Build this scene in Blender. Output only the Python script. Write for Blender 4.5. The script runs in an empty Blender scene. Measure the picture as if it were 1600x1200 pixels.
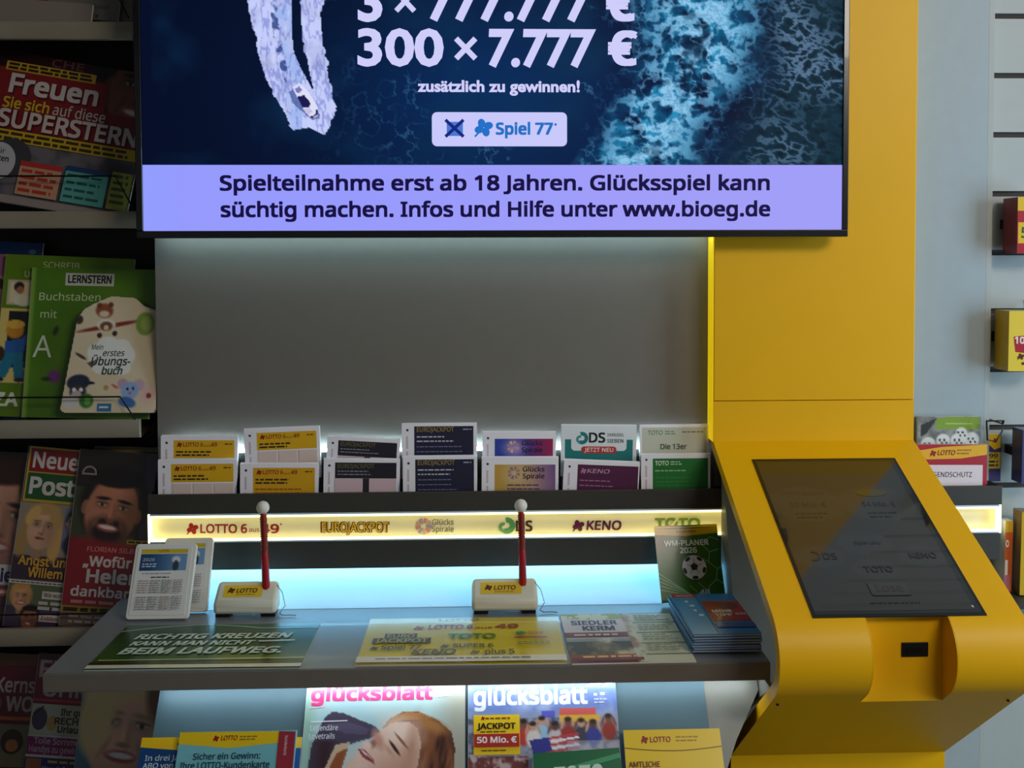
import bpy, math, random
import numpy as np
from math import radians, sin, cos, pi, sqrt, atan2
from mathutils import Matrix, Vector

random.seed(4)
RNG = np.random.default_rng(7)
SC = bpy.context.scene
COL = SC.collection

# ------------------------------------------------------------------ camera
YAW, PITCH, ROLL, FPX, PPX, PPY = radians(1.9), radians(2.0), radians(.17), 1550.0, 800.0, 454.0
CAM = np.array([0, 0, 1.6])
_F = np.array([sin(YAW) * cos(PITCH), cos(YAW) * cos(PITCH), -sin(PITCH)])
_R0 = np.array([cos(YAW), -sin(YAW), 0.0])
_U0 = np.cross(_R0, _F)
_R = _R0 * cos(ROLL) - _U0 * sin(ROLL)
_U = _U0 * cos(ROLL) + _R0 * sin(ROLL)
cd = bpy.data.cameras.new('camera')
cd.sensor_width = 36
cd.lens = 36 * FPX / 1600
cd.shift_y = -(600 - PPY) / 1600
cd.clip_start = .05
cam = bpy.data.objects.new('camera', cd)
COL.objects.link(cam)
cam.matrix_world = Matrix([[_R[i], _U[i], -_F[i], CAM[i]] for i in range(3)] + [[0, 0, 0, 1]])
SC.camera = cam

# ------------------------------------------------------------------ world, light, exposure
SC.view_settings.view_transform = 'Standard'
SC.view_settings.look = 'None'
SC.view_settings.gamma = 1
SC.view_settings.use_curve_mapping = False
SC.view_settings.exposure = 0.0
w = bpy.data.worlds.new('world')
SC.world = w
w.use_nodes = True
w.node_tree.nodes['Background'].inputs[0].default_value = (.92, .95, 1.0, 1)
w.node_tree.nodes['Background'].inputs[1].default_value = .13


def area(name, loc, target, sx, sy, power, col):
    l = bpy.data.lights.new(name, 'AREA')
    l.shape = 'RECTANGLE'
    l.size, l.size_y, l.energy, l.color = sx, sy, power, col
    o = bpy.data.objects.new(name, l)
    COL.objects.link(o)
    o.location = loc
    o.rotation_euler = (Vector(target) - Vector(loc)).to_track_quat('-Z', 'Y').to_euler()
    return o


area('ceiling_lamp', (1.65, -.40, 2.66), (.8, 1.8, 1.0), 1.2, .6, 32, (1, .92, .82))
area('right_fill_light', (2.45, .85, 1.35), (1.1, 1.84, 1.1), .6, 1.5, 30, (.52, .78, 1))  # unseen bluish light added to brighten panel and wall at the right


# ------------------------------------------------------------------ helpers
def ray(px, py):
    return _R * ((px - PPX) / FPX) + _U * ((PPY - py) / FPX) + _F


def P(px, py, Y):
    d = ray(px, py)
    return CAM + d * (Y / d[1])


def PZ(px, py, z):
    d = ray(px, py)
    return CAM + d * ((z - 1.6) / d[2])


def PX(px, py, x):
    d = ray(px, py)
    return CAM + d * (x / d[0])


def lin(c):
    c = np.asarray(c, dtype=float) / 255
    return np.where(c <= .04045, c / 12.92, ((c + .055) / 1.055) ** 2.4)


def mat(name, col, rough=.5, metal=0, coat=0, noise=0.0, nscale=60, bump=0, bscale=400, emit=None, estr=0, spec=.5):
    m = bpy.data.materials.new(name)
    m.use_nodes = True
    nt = m.node_tree
    b = nt.nodes['Principled BSDF']
    c = tuple(lin(col)) + (1,)
    b.inputs['Base Color'].default_value = c
    b.inputs['Roughness'].default_value = rough
    b.inputs['Metallic'].default_value = metal
    b.inputs['Coat Weight'].default_value = coat
    b.inputs['Specular IOR Level'].default_value = spec
    tc = nt.nodes.new('ShaderNodeTexCoord')
    if noise:
        n = nt.nodes.new('ShaderNodeTexNoise')
        n.inputs['Scale'].default_value = nscale
        n.inputs['Detail'].default_value = 6
        nt.links.new(tc.outputs['Object'], n.inputs['Vector'])
        mx = nt.nodes.new('ShaderNodeMix')
        mx.data_type = 'RGBA'
        mx.inputs[6].default_value = tuple(x * (1 - noise) for x in c[:3]) + (1,)
        mx.inputs[7].default_value = tuple(min(1, x * (1 + noise)) for x in c[:3]) + (1,)
        nt.links.new(n.outputs['Fac'], mx.inputs[0])
        nt.links.new(mx.outputs[2], b.inputs['Base Color'])
    if bump:
        n2 = nt.nodes.new('ShaderNodeTexNoise')
        n2.inputs['Scale'].default_value = bscale
        n2.inputs['Detail'].default_value = 3
        nt.links.new(tc.outputs['Object'], n2.inputs['Vector'])
        bp = nt.nodes.new('ShaderNodeBump')
        bp.inputs['Strength'].default_value = bump
        bp.inputs['Distance'].default_value = .001
        nt.links.new(n2.outputs['Fac'], bp.inputs['Height'])
        nt.links.new(bp.outputs[0], b.inputs['Normal'])
    if emit is not None:
        b.inputs['Emission Color'].default_value = tuple(lin(emit)) + (1,)
        b.inputs['Emission Strength'].default_value = estr
    return m


def print_mat(name, rough=.45, coat=0.0, emission=0.0, spec=.5):
    m = bpy.data.materials.new(name)
    m.use_nodes = True
    nt = m.node_tree
    b = nt.nodes['Principled BSDF']
    a = nt.nodes.new('ShaderNodeAttribute')
    a.attribute_name = 'Col'
    b.inputs['Roughness'].default_value = rough
    b.inputs['Coat Weight'].default_value = coat
    b.inputs['Coat Roughness'].default_value = .12
    b.inputs['Specular IOR Level'].default_value = spec
    if emission:
        b.inputs['Base Color'].default_value = (.002, .002, .003, 1)
        nt.links.new(a.outputs['Color'], b.inputs['Emission Color'])
        b.inputs['Emission Strength'].default_value = emission
    else:
        nt.links.new(a.outputs['Color'], b.inputs['Base Color'])
    return m


M_PAPER = print_mat('printed_paper', .5)
M_GLOSS = print_mat('glossy_printed_paper', .32, .25)
M_CARD = print_mat('playing_slip_card', .6)
M_TV = print_mat('display_pixels', .6, 0, 1.0, .08)
M_KSCR = print_mat('dim_display_pixels', .04, .6, .5, .7)
M_YEL = mat('yellow_powder_coat', (240, 178, 0), .45, 0, 0, .03, 8, .06, 900, spec=.3)
M_GREY = mat('grey_laminate', (116, 110, 101), .5, 0, 0, .06, 40, .10, 700)
M_GREY_LIT = mat('grey_laminate_lit_blue', (160, 172, 176), .5, 0, 0, .06, 40, .10, 700)  # panel laminate again, with the bluish light put into its colour
M_CHEEK = mat('grey_side_laminate', (128, 126, 116), .5, 0, 0, .05, 40)
M_COUNTER = mat('counter_laminate', (122, 126, 128), .32, 0, .1, .05, 60, .04, 900)
M_DARK = mat('anthracite_laminate', (58, 55, 48), .55, 0, 0, .1, 30)
M_EDGE = mat('counter_edge_band', (112, 104, 94), .6, 0, 0, .1, 30)
M_BLACK = mat('black_plastic', (12, 12, 14), .35, 0, 0, .2, 50)
M_BEZEL = mat('black_gloss_bezel', (10, 10, 13), .25, 0, .3, .1, 60)
M_WHITE = mat('white_coved_panel', (206, 228, 238), .5, 0, 0, .02, 10)
M_TEAL = mat('blue_grey_display_board', (72, 100, 110), .55, 0, 0, .06, 30)
M_SLAT = mat('slatwall_laminate', (172, 176, 172), .5, 0, 0, .05, 30)
M_GROOVE = mat('slatwall_groove_dark', (52, 40, 34), .7, 0, 0, .1, 30)
M_RACK = mat('rack_brown_metal', (48, 42, 36), .6, 0, 0, .15, 20)
M_LIP = mat('rack_lip_plastic', (150, 142, 124), .5, 0, 0, .06, 25)
M_WIRE = mat('black_wire', (14, 13, 12), .4, .3, 0, .1, 50)
M_HOLD = mat('ivory_plastic', (226, 224, 208), .35, 0, .15, .03, 30)
M_PEN = mat('red_pen_plastic', (170, 14, 26), .35, 0, .2, .05, 30)
M_COIL = mat('red_brown_coil', (120, 34, 22), .45, 0, 0, .1, 60)
M_BALL = mat('white_ball', (232, 224, 214), .4, 0, .1, .03, 30)
M_CHAIN = mat('steel_bead_chain', (120, 120, 118), .3, .9, 0, .05, 60)
M_GLASS = mat('scanner_glass', (16, 20, 18), .1, 0, .4, .1, 50)
M_FLOOR = mat('floor_tiles', (92, 88, 82), .5, 0, 0, .12, 3)
M_CEIL = mat('ceiling_paint', (190, 186, 178), .8, 0, 0, .04, 6)
M_WALLP = mat('wall_paint', (120, 116, 108), .8, 0, 0, .05, 6)
M_LEDW = mat('led_warm_strip', (255, 250, 200), .5, 0, 0, .01, 5, emit=(255, 243, 165), estr=2.9)
M_LEDC = mat('led_cool_strip', (240, 250, 255), .5, 0, 0, .01, 5, emit=(140, 212, 255), estr=17)
M_LEDP = mat('led_panel_strip', (240, 250, 255), .5, 0, 0, .01, 5, emit=(190, 230, 240), estr=16)
M_LEDT = mat('led_tray_strip', (240, 250, 255), .5, 0, 0, .01, 5, emit=(190, 228, 245), estr=40)
M_LEDU = mat('led_under_counter', (240, 250, 255), .5, 0, 0, .01, 5, emit=(225, 240, 250), estr=14)
M_GLOWY = mat('yellow_side_glow', (235, 200, 10), .5, 0, 0, .01, 5, emit=(232, 198, 10), estr=.62)  # glow standing in for light falling on the column's side
M_SIGN = print_mat('light_sign_face', .4)


def acrylic():
    m = bpy.data.materials.new('clear_acrylic')
    m.use_nodes = True
    nt = m.node_tree
    out = nt.nodes['Material Output']
    nt.nodes.remove(nt.nodes['Principled BSDF'])
    t = nt.nodes.new('ShaderNodeBsdfTransparent')
    t.inputs[0].default_value = (.93, .96, .96, 1)
    g = nt.nodes.new('ShaderNodeBsdfGlossy')
    g.inputs['Roughness'].default_value = .06
    fr = nt.nodes.new('ShaderNodeFresnel')
    fr.inputs[0].default_value = 1.49
    mx = nt.nodes.new('ShaderNodeMixShader')
    nt.links.new(fr.outputs[0], mx.inputs[0])
    nt.links.new(t.outputs[0], mx.inputs[1])
    nt.links.new(g.outputs[0], mx.inputs[2])
    nt.links.new(mx.outputs[0], out.inputs[0])
    return m


M_ACR = acrylic()


class Geo:
    """collects geometry (with a colour per corner and a material slot per face) for ONE mesh object"""

    def __init__(s):
        s.v, s.f, s.c, s.m = [], [], [], []
        s.n = 0

    def add(s, verts, faces, col=(200, 200, 200), slot=0):
        base = s.n
        s.v.append(np.asarray(verts, dtype=float).reshape(-1, 3))
        s.n += len(s.v[-1])
        l = lin(col)
        for f in faces:
            s.f.append([base + i for i in f])
            s.c.append(np.tile(l, (len(f), 1)))
            s.m.append(slot)
        return s

    def add_vc(s, verts, faces, vcol, slot=0):
        base = s.n
        s.v.append(np.asarray(verts, dtype=float).reshape(-1, 3))
        s.n += len(s.v[-1])
        for f in faces:
            s.f.append([base + int(i) for i in f])
            s.c.append(vcol[list(f)])
            s.m.append(slot)
        return s

    def box(s, x0, x1, y0, y1, z0, z1, col=(200, 200, 200), slot=0):
        v = [(x, y, z) for x in (x0, x1) for y in (y0, y1) for z in (z0, z1)]
        f = [(0, 1, 3, 2), (4, 6, 7, 5), (0, 4, 5, 1), (2, 3, 7, 6), (0, 2, 6, 4), (1, 5, 7, 3)]
        return s.add(v, f, col, slot)

    def prism(s, prof, x0, x1, col=(200, 200, 200), slot=0):
        """closed (y,z) polygon extruded along x"""
        n = len(prof)
        v = [(x0, y, z) for y, z in prof] + [(x1, y, z) for y, z in prof]
        f = [(i, (i + 1) % n, n + (i + 1) % n, n + i) for i in range(n)]
        f += [tuple(range(n))[::-1], tuple(range(n, 2 * n))]
        return s.add(v, f, col, slot)

    def tube(s, pts, r, seg=8, col=(20, 20, 20), slot=0, radii=None):
        pts = [Vector(p) for p in pts]
        rings = []
        for i, p in enumerate(pts):
            a, b = pts[max(0, i - 1)], pts[min(len(pts) - 1, i + 1)]
            t = (b - a).normalized()
            u = t.cross(Vector((0, 0, 1)))
            if u.length < 1e-3:
                u = t.cross(Vector((1, 0, 0)))
            u.normalize()
            q = t.cross(u)
            rr = radii[i] if radii else r
            rings.append([p + (u * cos(2 * pi * k / seg) + q * sin(2 * pi * k / seg)) * rr for k in range(seg)])
        v = [x for rg in rings for x in rg]
        f = []
        for i in range(len(pts) - 1):
            for k in range(seg):
                f.append((i * seg + k, i * seg + (k + 1) % seg, (i + 1) * seg + (k + 1) % seg, (i + 1) * seg + k))
        f.append(tuple(range(seg))[::-1])
        f.append(tuple((len(pts) - 1) * seg + k for k in range(seg)))
        return s.add(v, f, col, slot)

    def sphere(s, c, r, n=14, col=(230, 230, 230), slot=0):
        v, f = [], []
        for i in range(n + 1):
            th = pi * i / n
            for k in range(2 * n):
                ph = pi * k / n
                v.append((c[0] + r * sin(th) * cos(ph), c[1] + r * sin(th) * sin(ph), c[2] + r * cos(th)))
        m = 2 * n
        for i in range(n):
            for k in range(m):
                a, b, c2, d = i * m + k, i * m + (k + 1) % m, (i + 1) * m + (k + 1) % m, (i + 1) * m + k
                f.append((a, d, c2, b))
        return s.add(v, f, col, slot)

    def build(s, name, mats, parent=None, M=None, smooth=None, bevel=None, warp=None):
        me = bpy.data.meshes.new(name)
        V = np.concatenate(s.v)
        if warp is not None:
            V = warp(V)
        me.from_pydata(V.tolist(), [], s.f)
        if not isinstance(mats, (list, tuple)):
            mats = [mats]
        for m in mats:
            me.materials.append(m)
        me.polygons.foreach_set('material_index', np.array(s.m, dtype=np.int32))
        ca = me.color_attributes.new('Col', 'FLOAT_COLOR', 'CORNER')
        cc = np.concatenate(s.c)
        ca.data.foreach_set('color', np.concatenate([cc, np.ones((len(cc), 1))], axis=1).astype(np.float32).ravel())
        if smooth is not None:
            me.polygons.foreach_set('use_smooth', np.ones(len(me.polygons), dtype=bool))
            me.set_sharp_from_angle(angle=radians(smooth))
        me.update()
        o = bpy.data.objects.new(name, me)
        COL.objects.link(o)
        if M is not None:
            o.matrix_world = M
        if parent is not None:
            o.parent = parent
        if bevel:
            b = o.modifiers.new('bevel', 'BEVEL')
            b.width, b.segments, b.limit_method = bevel, 3, 'ANGLE'
        return o


def tag(o, label=None, cat=None, group=None, kind=None):
    if label:
        o['label'] = label
    if cat:
        o['category'] = cat
    if group:
        o['group'] = group
    if kind:
        o['kind'] = kind
    return o


def thing(name, label, cat, M=None, group=None):
    o = bpy.data.objects.new(name, None)
    o.empty_display_size = .05
    COL.objects.link(o)
    if M is not None:
        o.matrix_world = M
    return tag(o, label, cat, group)


def dup(root, M, label=None):
    r = root.copy()
    COL.objects.link(r)
    r.matrix_world = M
    if label:
        r['label'] = label
    for ch in list(root.children):
        c = ch.copy()
        COL.objects.link(c)
        c.parent = r
        for g in list(ch.children):
            d = g.copy()
            COL.objects.link(d)
            d.parent = c
    return r


def frame(BL, BR, TL):
    """rigid frame of a sheet: x right, z up the sheet, y into it; also its width and height"""
    BL, BR, TL = (Vector(tuple(q)) for q in (BL, BR, TL))
    x = BR - BL
    wd = x.length
    x.normalize()
    up = TL - BL
    z = (up - x * up.dot(x))
    h = z.length
    z.normalize()
    y = z.cross(x)
    return Matrix(((x.x, y.x, z.x, BL.x), (x.y, y.y, z.y, BL.y), (x.z, y.z, z.z, BL.z), (0, 0, 0, 1))), wd, h


_tc = {}
try:                                   # the sans that ships with Blender; the built-in font if it is missing
    import os
    INTER = bpy.data.fonts.load(os.path.join(bpy.utils.system_resource('DATAFILES'), 'fonts', 'NotoSansHebrew-Regular.woff2'))
    CAPI = .509
except Exception:
    INTER, CAPI = None, .69


def text_geo(body, bold=0.0, builtin=False):
    k = (body, bold, builtin)
    if k not in _tc:
        c = bpy.data.curves.new('lettering', 'FONT')
        c.body = body
        c.resolution_u = 3
        if INTER and not builtin:
            c.font = INTER
        c.offset = bold
        o = bpy.data.objects.new('lettering', c)
        COL.objects.link(o)
        dg = bpy.context.evaluated_depsgraph_get()
        dg.update()
        me = o.evaluated_get(dg).to_mesh()
        v = np.array([p.co[:2] for p in me.vertices]).reshape(-1, 2)
        f = [tuple(p.vertices) for p in me.polygons]
        o.evaluated_get(dg).to_mesh_clear()
        bpy.data.objects.remove(o)
        bpy.data.curves.remove(c)
        _tc[k] = (v, f)
    return _tc[k]


# ---- painting helpers for printed photographs (arrays of sRGB 0-255)
def fbm(X, Y, sc, oct=4, seed=0):
    r = np.random.default_rng(seed)
    tot, amp, out = 0, 1.0, np.zeros_like(X, dtype=float)
    for o in range(oct):
        g = r.random((64, 64))
        x, y = X / sc * 2 ** o + 17.3 * o, Y / sc * 2 ** o + 5.1 * o
        xi, yi = np.floor(x).astype(int), np.floor(y).astype(int)
        fx, fy = x - xi, y - yi
        fx, fy = fx * fx * (3 - 2 * fx), fy * fy * (3 - 2 * fy)
        a, b = g[xi % 64, yi % 64], g[(xi + 1) % 64, yi % 64]
        c, d = g[xi % 64, (yi + 1) % 64], g[(xi + 1) % 64, (yi + 1) % 64]
        out += amp * ((a * (1 - fx) + b * fx) * (1 - fy) + (c * (1 - fx) + d * fx) * fy)
        tot += amp
        amp *= .5
    return out / tot


if INTER:
    CAPI = float(text_geo('H')[0][:, 1].max())


class Img:
    def __init__(s, X, Y, col):
        s.X, s.Y = X, Y
        s.p = np.zeros(X.shape + (3,)) + np.array(col, dtype=float)

    def mix(s, a, col):
        a = np.clip(a, 0, 1)[..., None]
        s.p = s.p * (1 - a) + np.asarray(col, dtype=float) * a

    def ell(s, cx, cy, rx, ry, col, ang=0, soft=.12, op=1):
        c, q = cos(radians(ang)), sin(radians(ang))
        dx, dy = s.X - cx, s.Y - cy
        d = np.sqrt(((dx * c + dy * q) / rx) ** 2 + ((-dx * q + dy * c) / ry) ** 2)
        s.mix(op * (1 + soft - d) / (2 * soft), col)

    def poly(s, pts, col, op=1):
        ins = np.zeros(s.X.shape, dtype=bool)
        n = len(pts)
        for i in range(n):
            (x0, y0), (x1, y1) = pts[i], pts[(i + 1) % n]
            if y0 == y1:
                continue
            ins ^= ((y0 > s.Y) != (y1 > s.Y)) & (s.X < (x1 - x0) * (s.Y - y0) / (y1 - y0) + x0)
        s.mix(ins * op, col)

    def rect(s, x0, y0, x1, y1, col, op=1):
        s.mix(((s.X >= x0) & (s.X <= x1) & (s.Y >= y0) & (s.Y <= y1)) * op, col)

    def face(s, cx, cy, r, ang, skin, hair, smile=1, beard=0, closed=0, longhair=0, lip=(165, 70, 70), back=1):
        sk, hr = np.array(skin, dtype=float), np.array(hair, dtype=float)
        c, q = cos(radians(ang)), sin(radians(ang))

        def e(u, v, rx, ry, col, a=0, soft=.12, op=1):
            s.ell(cx + r * (u * c - v * q), cy + r * (u * q + v * c), rx * r, ry * r, col, ang + a, soft, op)
        if back:
            e(0, -.18, .90, 1.0, hr)
            if longhair:
                e(-.72, .45, .34, 1.05, hr * .9, 6)
                e(.72, .45, .34, 1.05, hr * 1.1, -6)
        e(0, 1.0, .34, .5, sk * .8)
        if not longhair:
            e(-.72, .05, .1, .2, sk * .8)
            e(.72, .05, .1, .2, sk * .8)
        e(0, .06, .70, .97, sk, soft=.06)
        e(.42, .2, .28, .7, sk * .8, 0, .7, .6)
        e(-.3, .25, .2, .2, sk * 1.1, 0, .6, .5)
        e(0, -.55, .45, .2, np.minimum(255, sk * 1.12), 0, .6, .6)
        if beard:
            e(0, .62, .56, .42, hr * 1.2, 0, .3, .75)
            e(0, .34, .34, .09, hr, 0, .3, .8)
        e(-.05, -.86, .72, .26, hr, -6)
        if longhair:
            e(-.55, -.5, .26, .5, hr * 1.15, 25)
            e(.55, -.5, .26, .5, hr, -25)
        for t in (-1, 1):
            e(t * .29, -.27, .19, .045, hr * .7, t * 5, .4)
            e(t * .29, -.1, .18, .1, sk * .72, 0, .5, .8)
            if closed:
                e(t * .29, -.08, .16, .035, (50, 30, 25), 0, .3)
            else:
                e(t * .29, -.1, .105, .042, (196, 184, 174), 0, .3)
                e(t * .29, -.1, .05, .046, (45, 32, 26), 0, .3)
                e(t * .29, -.15, .14, .025, sk * .45, t * 4, .5)
        e(.06, .1, .1, .26, sk * .84, 0, .5, .8)
        e(-.02, .12, .05, .24, np.minimum(255, sk * 1.12), 0, .6, .7)
        e(0, .28, .13, .05, sk * .66, 0, .4, .9)
        if smile:
            e(0, .49, .30, .11, lip, 0, .2)
            e(0, .475, .24, .055, (226, 218, 208), 0, .25)
            e(-.34, .36, .05, .2, sk * .78, 24, .6, .7)
            e(.34, .36, .05, .2, sk * .72, -24, .6, .7)
        else:
            e(0, .5, .24, .07, lip, 0, .2)
            e(0, .5, .22, .015, np.array(lip) * .5, 0, .3)


class Art:
    """flat print in photo-like units: x right, y down; becomes geometry in a sheet's local frame"""

    def __init__(s, x0, y0, W, H, base=None):
        s.x0, s.y0, s.W, s.H = x0, y0, W, H
        s.it = []
        s.ras = None
        if base is not None:
            s.rect(x0, y0, x0 + W, y0 + H, base)

    def raster(s, fn, step, box=None):
        x0, y0, x1, y1 = box or (s.x0, s.y0, s.x0 + s.W, s.y0 + s.H)
        nx, ny = int((x1 - x0) / step) + 1, int((y1 - y0) / step) + 1
        X, Y = np.meshgrid(np.linspace(x0, x1, nx), np.linspace(y0, y1, ny))
        im = fn(X, Y)
        cols = lin(np.clip(im, 0, 255)).reshape(-1, 3)
        idx = np.arange(nx * ny).reshape(ny, nx)
        f = np.stack([idx[:-1, :-1], idx[1:, :-1], idx[1:, 1:], idx[:-1, 1:]], -1).reshape(-1, 4)
        s.it.append(('r', np.stack([X.ravel(), Y.ravel()], 1), f, cols))

    def poly(s, pts, c):
        s.it.append(('p', np.array(pts, dtype=float), [tuple(range(len(pts)))], c))

    def rect(s, x0, y0, x1, y1, c):
        s.poly([(x0, y0), (x0, y1), (x1, y1), (x1, y0)], c)

    def rrect(s, x0, y0, x1, y1, r, c, n=5):
        pts = []
        for cx, cy, a0 in ((x1 - r, y0 + r, -90), (x1 - r, y1 - r, 0), (x0 + r, y1 - r, 90), (x0 + r, y0 + r, 180)):
            for k in range(n + 1):
                a = radians(a0 + 90 * k / n)
                pts.append((cx + r * cos(a), cy + r * sin(a)))
        s.poly(pts[::-1], c)

    def ell(s, cx, cy, rx, ry, c, ang=0, n=28):
        ca, sa = cos(radians(ang)), sin(radians(ang))
        s.poly([(cx + rx * cos(t) * ca - ry * sin(t) * sa, cy + rx * cos(t) * sa + ry * sin(t) * ca)
                for t in (-2 * pi * k / n for k in range(n))], c)

    def line(s, x0, y0, x1, y1, wd, c):
        L = math.hypot(x1 - x0, y1 - y0) or 1
        nx, ny = -(y1 - y0) / L * wd / 2, (x1 - x0) / L * wd / 2
        s.poly([(x0 + nx, y0 + ny), (x1 + nx, y1 + ny), (x1 - nx, y1 - ny), (x0 - nx, y0 - ny)], c)

    def arc(s, cx, cy, r0, r1, a0, a1, c, n=20):
        o = [(cx + r1 * cos(radians(a0 + (a1 - a0) * k / n)), cy + r1 * sin(radians(a0 + (a1 - a0) * k / n))) for k in range(n + 1)]
        i = [(cx + r0 * cos(radians(a0 + (a1 - a0) * k / n)), cy + r0 * sin(radians(a0 + (a1 - a0) * k / n))) for k in range(n + 1)]
        v = np.array(o + i)
        m = n + 1
        s.it.append(('p', v, [(k, k + 1, m + k + 1, m + k) for k in range(n)], c))

    def text(s, body, x0, x1, yb, h, c, bold=.015, shear=0, rot=0, shadow=None, builtin=False):
        v, f = text_geo(body, bold if builtin else 0.0, builtin)
        if not len(v):
            return
        e = 0 if builtin else bold * .62
        lo, hi = v[:, 0].min() - e, v[:, 0].max() + e
        sx = (x1 - x0) / (hi - lo)
        sy = h / ((.69 if builtin else CAPI) + 2 * e)
        shifts = [(-e, -e), (e, e), (-e, e), (e, -e), (0, 0)] if e > 0 else [(0, 0)]
        if 0 < e < .014 or (e and h < 9):
            shifts = shifts[:2]
        cr, sr = cos(radians(rot)), sin(radians(rot))
        for col_, o_ in ([(shadow, h * .07)] if shadow else []) + [(c, 0)]:
            for ex, ey in shifts:
                u_, w_ = (v[:, 0] + ex - lo) * sx, (v[:, 1] + ey + e) * sy
                X, Y = x0 + u_ + w_ * shear, yb - w_
                X, Y = x0 + (X - x0) * cr - (Y - yb) * sr, yb + (X - x0) * sr + (Y - yb) * cr
                s.it.append(('p', np.stack([X + o_, Y + o_], 1), f, col_))

    def lines(s, x0, x1, y, n, gap, h, c, ragged=.35):
        """rows of print too small to read"""
        for k in range(n):
            x = x0
            end = x1 - (x1 - x0) * random.random() * ragged
            while x < end:
                wl = min(h * random.uniform(1.5, 5), end - x)
                s.rect(x, y + k * gap, x + wl, y + k * gap + h, c)
                x += wl + h * .8

    def clover(s, x, y, r, c):
        for a in (-115, -25, 65, 155):
            q = radians(a)
            s.ell(x + .56 * r * cos(q) + .1 * r, y + .52 * r * sin(q), .52 * r, .42 * r, c, a + 12, 14)
        s.line(x, y + .1 * r, x - .9 * r, y + 1.0 * r, .2 * r, c)

    def into(s, g, wd, h, yoff=-.0002, slot=0, dz=.00005):
        sx, sz = wd / s.W, h / s.H
        for k, it in enumerate(s.it):
            y = yoff - dz * k
            v = np.stack([np.clip(it[1][:, 0] - s.x0, 0, s.W) * sx, np.full(len(it[1]), y), (s.H - np.clip(it[1][:, 1] - s.y0, 0, s.H)) * sz], 1)
            if it[0] == 'r':
                g.add_vc(v, it[2], it[3], slot)
            else:
                g.add(v, it[2], it[3], slot)


def sheet(name, label, cat, art, M, wd, h, th=.001, m=None, group=None, edge=(232, 230, 224)):
    g = Geo()
    g.box(0, wd, 0, th, 0, h, edge)
    art.into(g, wd, h)
    o = g.build(name, m or M_PAPER, None, M)
    return tag(o, label, cat, group)


def magazine(name, label, cat, art, M, wd, h, th=.004, m=None, group=None, edge=(226, 222, 214)):
    root = thing(name, label, cat, M, group)
    g = Geo()
    g.box(0, wd, 0, .0006, 0, h, edge)
    g.box(0, wd, th - .0004, th, 0, h, edge)
    g.box(-.0005, 0.0002, 0, th, 0, h, edge)
    art.into(g, wd, h)
    g.build('cover', m or M_GLOSS, root)
    g = Geo()
    n = 5
    for k in range(n):
        y0 = .0006 + (th - .001) * k / n
        g.box(.0005, wd - .0012 - .0005 * (k % 2), y0, y0 + (th - .001) / n * .8, .0008, h - .0012 - .0004 * (k % 2), (238, 234, 226))
    g.build('pages', M_PAPER, root)
    return root


def px_frame(bl, br, tl, Yb, Yt):
    return frame(P(bl[0], bl[1], Yb), P(br[0], br[1], Yb), P(tl[0], tl[1], Yt))


# ================================================================== setting
g = Geo(); g.box(-3.2, 3.6, -2.6, 2.2, -.05, 0); tag(g.build('floor', M_FLOOR), kind='structure')
g = Geo(); g.box(-3.2, 3.6, -2.6, 2.2, 2.8, 2.85); tag(g.build('ceiling', M_CEIL), kind='structure')
g = Geo(); g.box(-3.2, 3.6, 2.1, 2.2, 0, 2.8); tag(g.build('wall_back', M_WALLP), kind='structure')
g = Geo(); g.box(-3.2, -3.1, -2.6, 2.1, 0, 2.8); tag(g.build('wall_left', M_WALLP), kind='structure')

# ================================================================== lottery stand
PAN, TRY = 1.82, 1.775                 # depth of the back panel and of the tray front
PL, PR = -.587, .945                   # panel edges
CZ, CF, CB = .985, 1.467, 1.79          # counter height, front and back
XK = .438                              # recessed kiosk cheek
TVZ0 = 1.632
ZT, ZS0, ZS1, ZD = 1.176, 1.139, 1.0905, 1.038   # tray lip top, sign top and bottom, fascia bottom
stand = thing('lottery_stand', 'grey lottery stand with lit slip tray and light strip under the big screen', 'display stand',
              Matrix.Translation((.18, 1.86, 0)))


def stand_part(g, name, m, parent=stand, **k):
    o = g.build(name, m, None, None, **k)
    o.parent = parent
    o.matrix_parent_inverse = Matrix.Identity(4)
    if parent is stand:
        o.matrix_parent_inverse = stand.matrix_world.inverted()
    else:
        o.matrix_parent_inverse = Matrix.Identity(4)
    return o


bpy.context.view_layer.update()
g = Geo(); g.box(PL, .60, PAN, PAN + .02, ZS0 - .02, 2.5); stand_part(g, 'back_panel', M_GREY)
g = Geo(); g.box(.6004, PR, PAN, PAN + .02, ZS0 - .02, 2.5); stand_part(g, 'back_panel_lit', M_GREY_LIT)  # right part of the back panel, its brighter light painted in
g = Geo(); g.box(PL, PR, 1.93, 1.95, 0, 1.3)
g.box(PL, PR, PAN + .02, 1.93, 1.2, 1.22); stand_part(g, 'rear_frame', M_DARK)
g = Geo(); g.box(.80, PR, PAN, PAN + .02, 0, ZD - .02); g.box(.80, PR, PAN + .02, 1.93, 0.0, .02); stand_part(g, 'lower_panel', M_GREY_LIT)
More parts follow.
